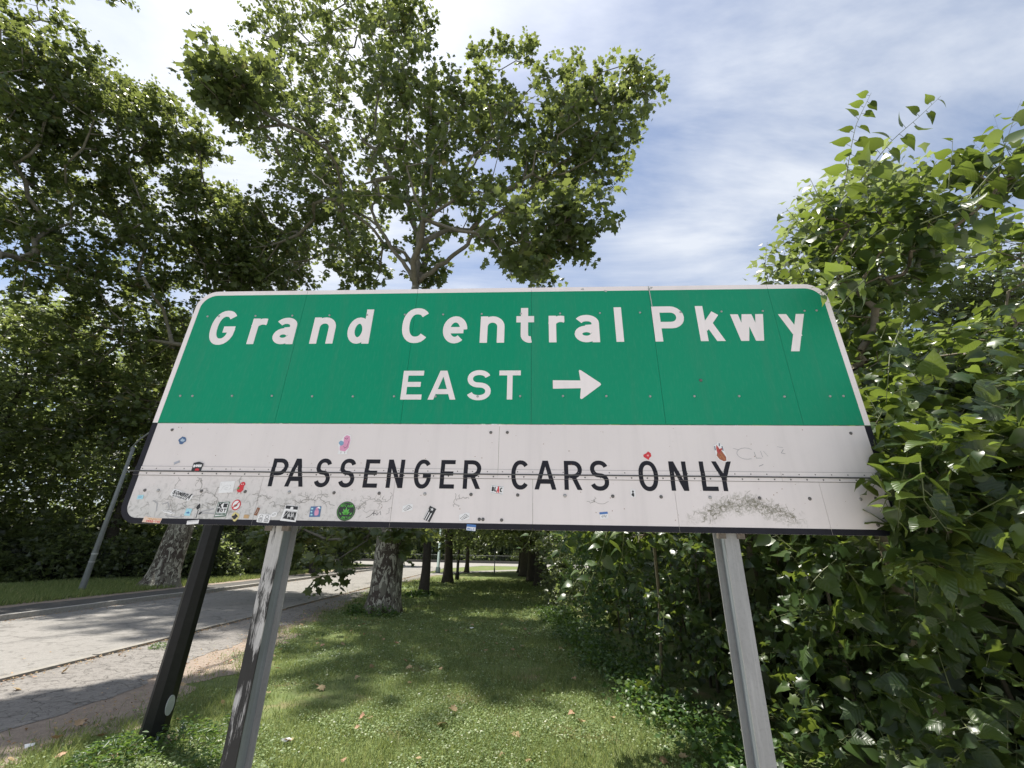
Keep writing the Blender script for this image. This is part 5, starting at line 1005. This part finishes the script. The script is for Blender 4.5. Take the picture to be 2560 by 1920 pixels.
# broad leaved ground cover along the thicket and weeds
def cover(nm, lb, pts, size, hh, seed, lm=IVY_LEAF, kind='stuff', cat='ground cover', tpl=(HEART,)):
    r = np.random.default_rng(seed); n = len(pts); P = pts+np.stack([r.normal(0, .02, n), r.normal(0, .02, n), r.random(n)*hh+.02], 1); D, N = leaf_frames(n, .15, .75, r)
    V, Fc = leaf_arrays(P, D, N, size*r.uniform(.5, 1.3, n), tpl[0]); return put(nm, raw(nm, V, Fc, lm, True), kind=kind, label=lb, cat=cat)
r = np.random.default_rng(14); y = r.uniform(2.6, 14, 9000); x = np.array([hx(v) for v in y])-.05+r.normal(0, .22, 9000)+.12*np.sin(y*3)
cover('ground_cover', 'leafy ground cover creeping from the thicket onto the lawn', np.stack([x, y, 0*x], 1), .055, .22, 15)
def weed(lb, x, y, R_, n, size, hh, seed, tpl=(HEART,), lm=IVY_LEAF, group=None, nm='weed_plant'):
    r = np.random.default_rng(seed); root = thing(nm, lb, 'weed', (x, y, 0), group); a = r.uniform(0, 6.3, n); q = R_*np.sqrt(r.random(n)); z = hh*(1-(q/R_)**2)*r.random(n)+.02
    P = np.stack([q*np.cos(a), q*np.sin(a), z], 1); D, N = leaf_frames(n, .0, .65, r); V, Fc = leaf_arrays(P, D, N, size*r.uniform(.5, 1.2, n), tpl[0])
    put('foliage', raw('foliage', V, Fc, lm, True), root, 'stuff')
    m_ = MB()
    for i in range(14):
        b_ = P[i]; m_.tube([(0+b_[0]*.3, b_[1]*.3, 0), tuple(b_)], [.004, .002], 4)
    m_.make('stem', STEM, root, kind='stuff'); return root
FINE = (quadleaf()[0]*np.array([.5, 1, 1]), quadleaf()[1])
weed('bushy green weed at the foot of the dark pole, right side', -2.82, 4.62, .30, 700, .05, .26, 81, (FINE,)); weed('low weed clump in front of the dark pole base', -3.2, 4.38, .32, 900, .06, .18, 82, (FINE,))
weed('tall feathery weed between the dark pole and the left sign post', -2.55, 4.95, .22, 350, .045, .22, 83, (FINE,)); weed('small weed tuft on the lawn edge left of the posts', -2.35, 4.3, .25, 700, .04, .12, 84, (FINE,))
weed('dark ivy clump around the foot of the big plane tree trunk', -3.45, 12.8, .6, 700, .07, .28, 85, nm='ivy_clump'); weed('ivy patch left of the big plane tree trunk foot', -4.1, 12.9, .3, 260, .07, .35, 86, nm='ivy_clump')
weed('low green tuft at the foot of the second lawn tree', -3.3, 18.0, .7, 700, .10, .25, 87, nm='ivy_clump'); weed('grassy tuft growing at the kerb near the dark pole', -5.9, 8.6, .3, 300, .05, .08, 88, (FINE,))
r = np.random.default_rng(44); n = 5200; y = np.concatenate([r.uniform(4, 32, n//2), r.uniform(8, 36, n//4), r.uniform(3.8, 16, n//4)]); x = np.concatenate([-6.33+r.exponential(.07, n//2)*r.choice((1, -1.6), n//2, p=(.7, .3)), -11.26+r.exponential(.25, n//4), np.array([edge_x(v) for v in y[3*n//4:]])-.35+r.normal(0, .22, n//4)])
D, N = leaf_frames(n, .0, .8, r); V, Fc = leaf_arrays(np.stack([x, y, np.full(n, .03)], 1), D, N, r.uniform(.012, .045, n), QL); put('leaf_litter', raw('leaf_litter', V, Fc, DEAD_LEAF), kind='stuff', label='dry crumbled leaf litter gathered along the kerbs and the soil edge', cat='litter')
# fallen leaves, one object each
r = np.random.default_rng(33); FL = [raw('fallen_leaf', v*np.array([1, 1, c]), f_, DEAD_LEAF, True) for (v, f_), c in ((LOB, 1.2), (LOB, -1.6), (HEART2, 1.))]
i = 0
while i < 120:
    y = 3.9+9*r.random()**1.6; x = r.uniform(-7.5, 1.7)
    if x < -y*1.0-.5 or x > y*.42+.2: continue
    onp = x < edge_x(y)-.5; z = .014 if onp else .045
    if onp and r.random() < .6: continue
    o = put('fallen_leaf', FL[i % 3], None, None, 'dry tan fallen leaf lying on the asphalt footpath' if onp else 'dry tan fallen leaf lying on the lawn', 'fallen leaf', 'fallen leaves on the footpath' if onp else 'fallen leaves on the lawn', (x, y, z))
    s_ = r.uniform(.05, .105); o.scale = (s_, s_, s_); o.rotation_euler = (r.normal(0, .3), r.normal(0, .3), r.uniform(0, 6.3)); i += 1
for i, (px, py, lb) in enumerate(((1180, 1575, 'crumpled white paper scrap on the lawn behind the posts'), (715, 1865, 'crumpled white wrapper in the grass beside the left sign post'), (70, 1880, 'pale paper strip lying on the footpath at lower left'))):
    d_ = RT*(px-1280)/F_PX-UP*(py-960)/F_PX+FWD; d_ = d_*CAM_Z/-d_[2]; m_ = MB(); q_ = blobby(.045, .03, 9, .4, i)
    for j in range(9): a_, b_ = q_[j], q_[(j+1) % 9]; m_.poly([(0, 0, .03), (a_[0], a_[1], .012*(j % 3)), (b_[0], b_[1], .012*((j+1) % 3))])
    m_.make('paper_scrap', SWH, label=lb, cat='litter').location = (d_[0], d_[1], .03)
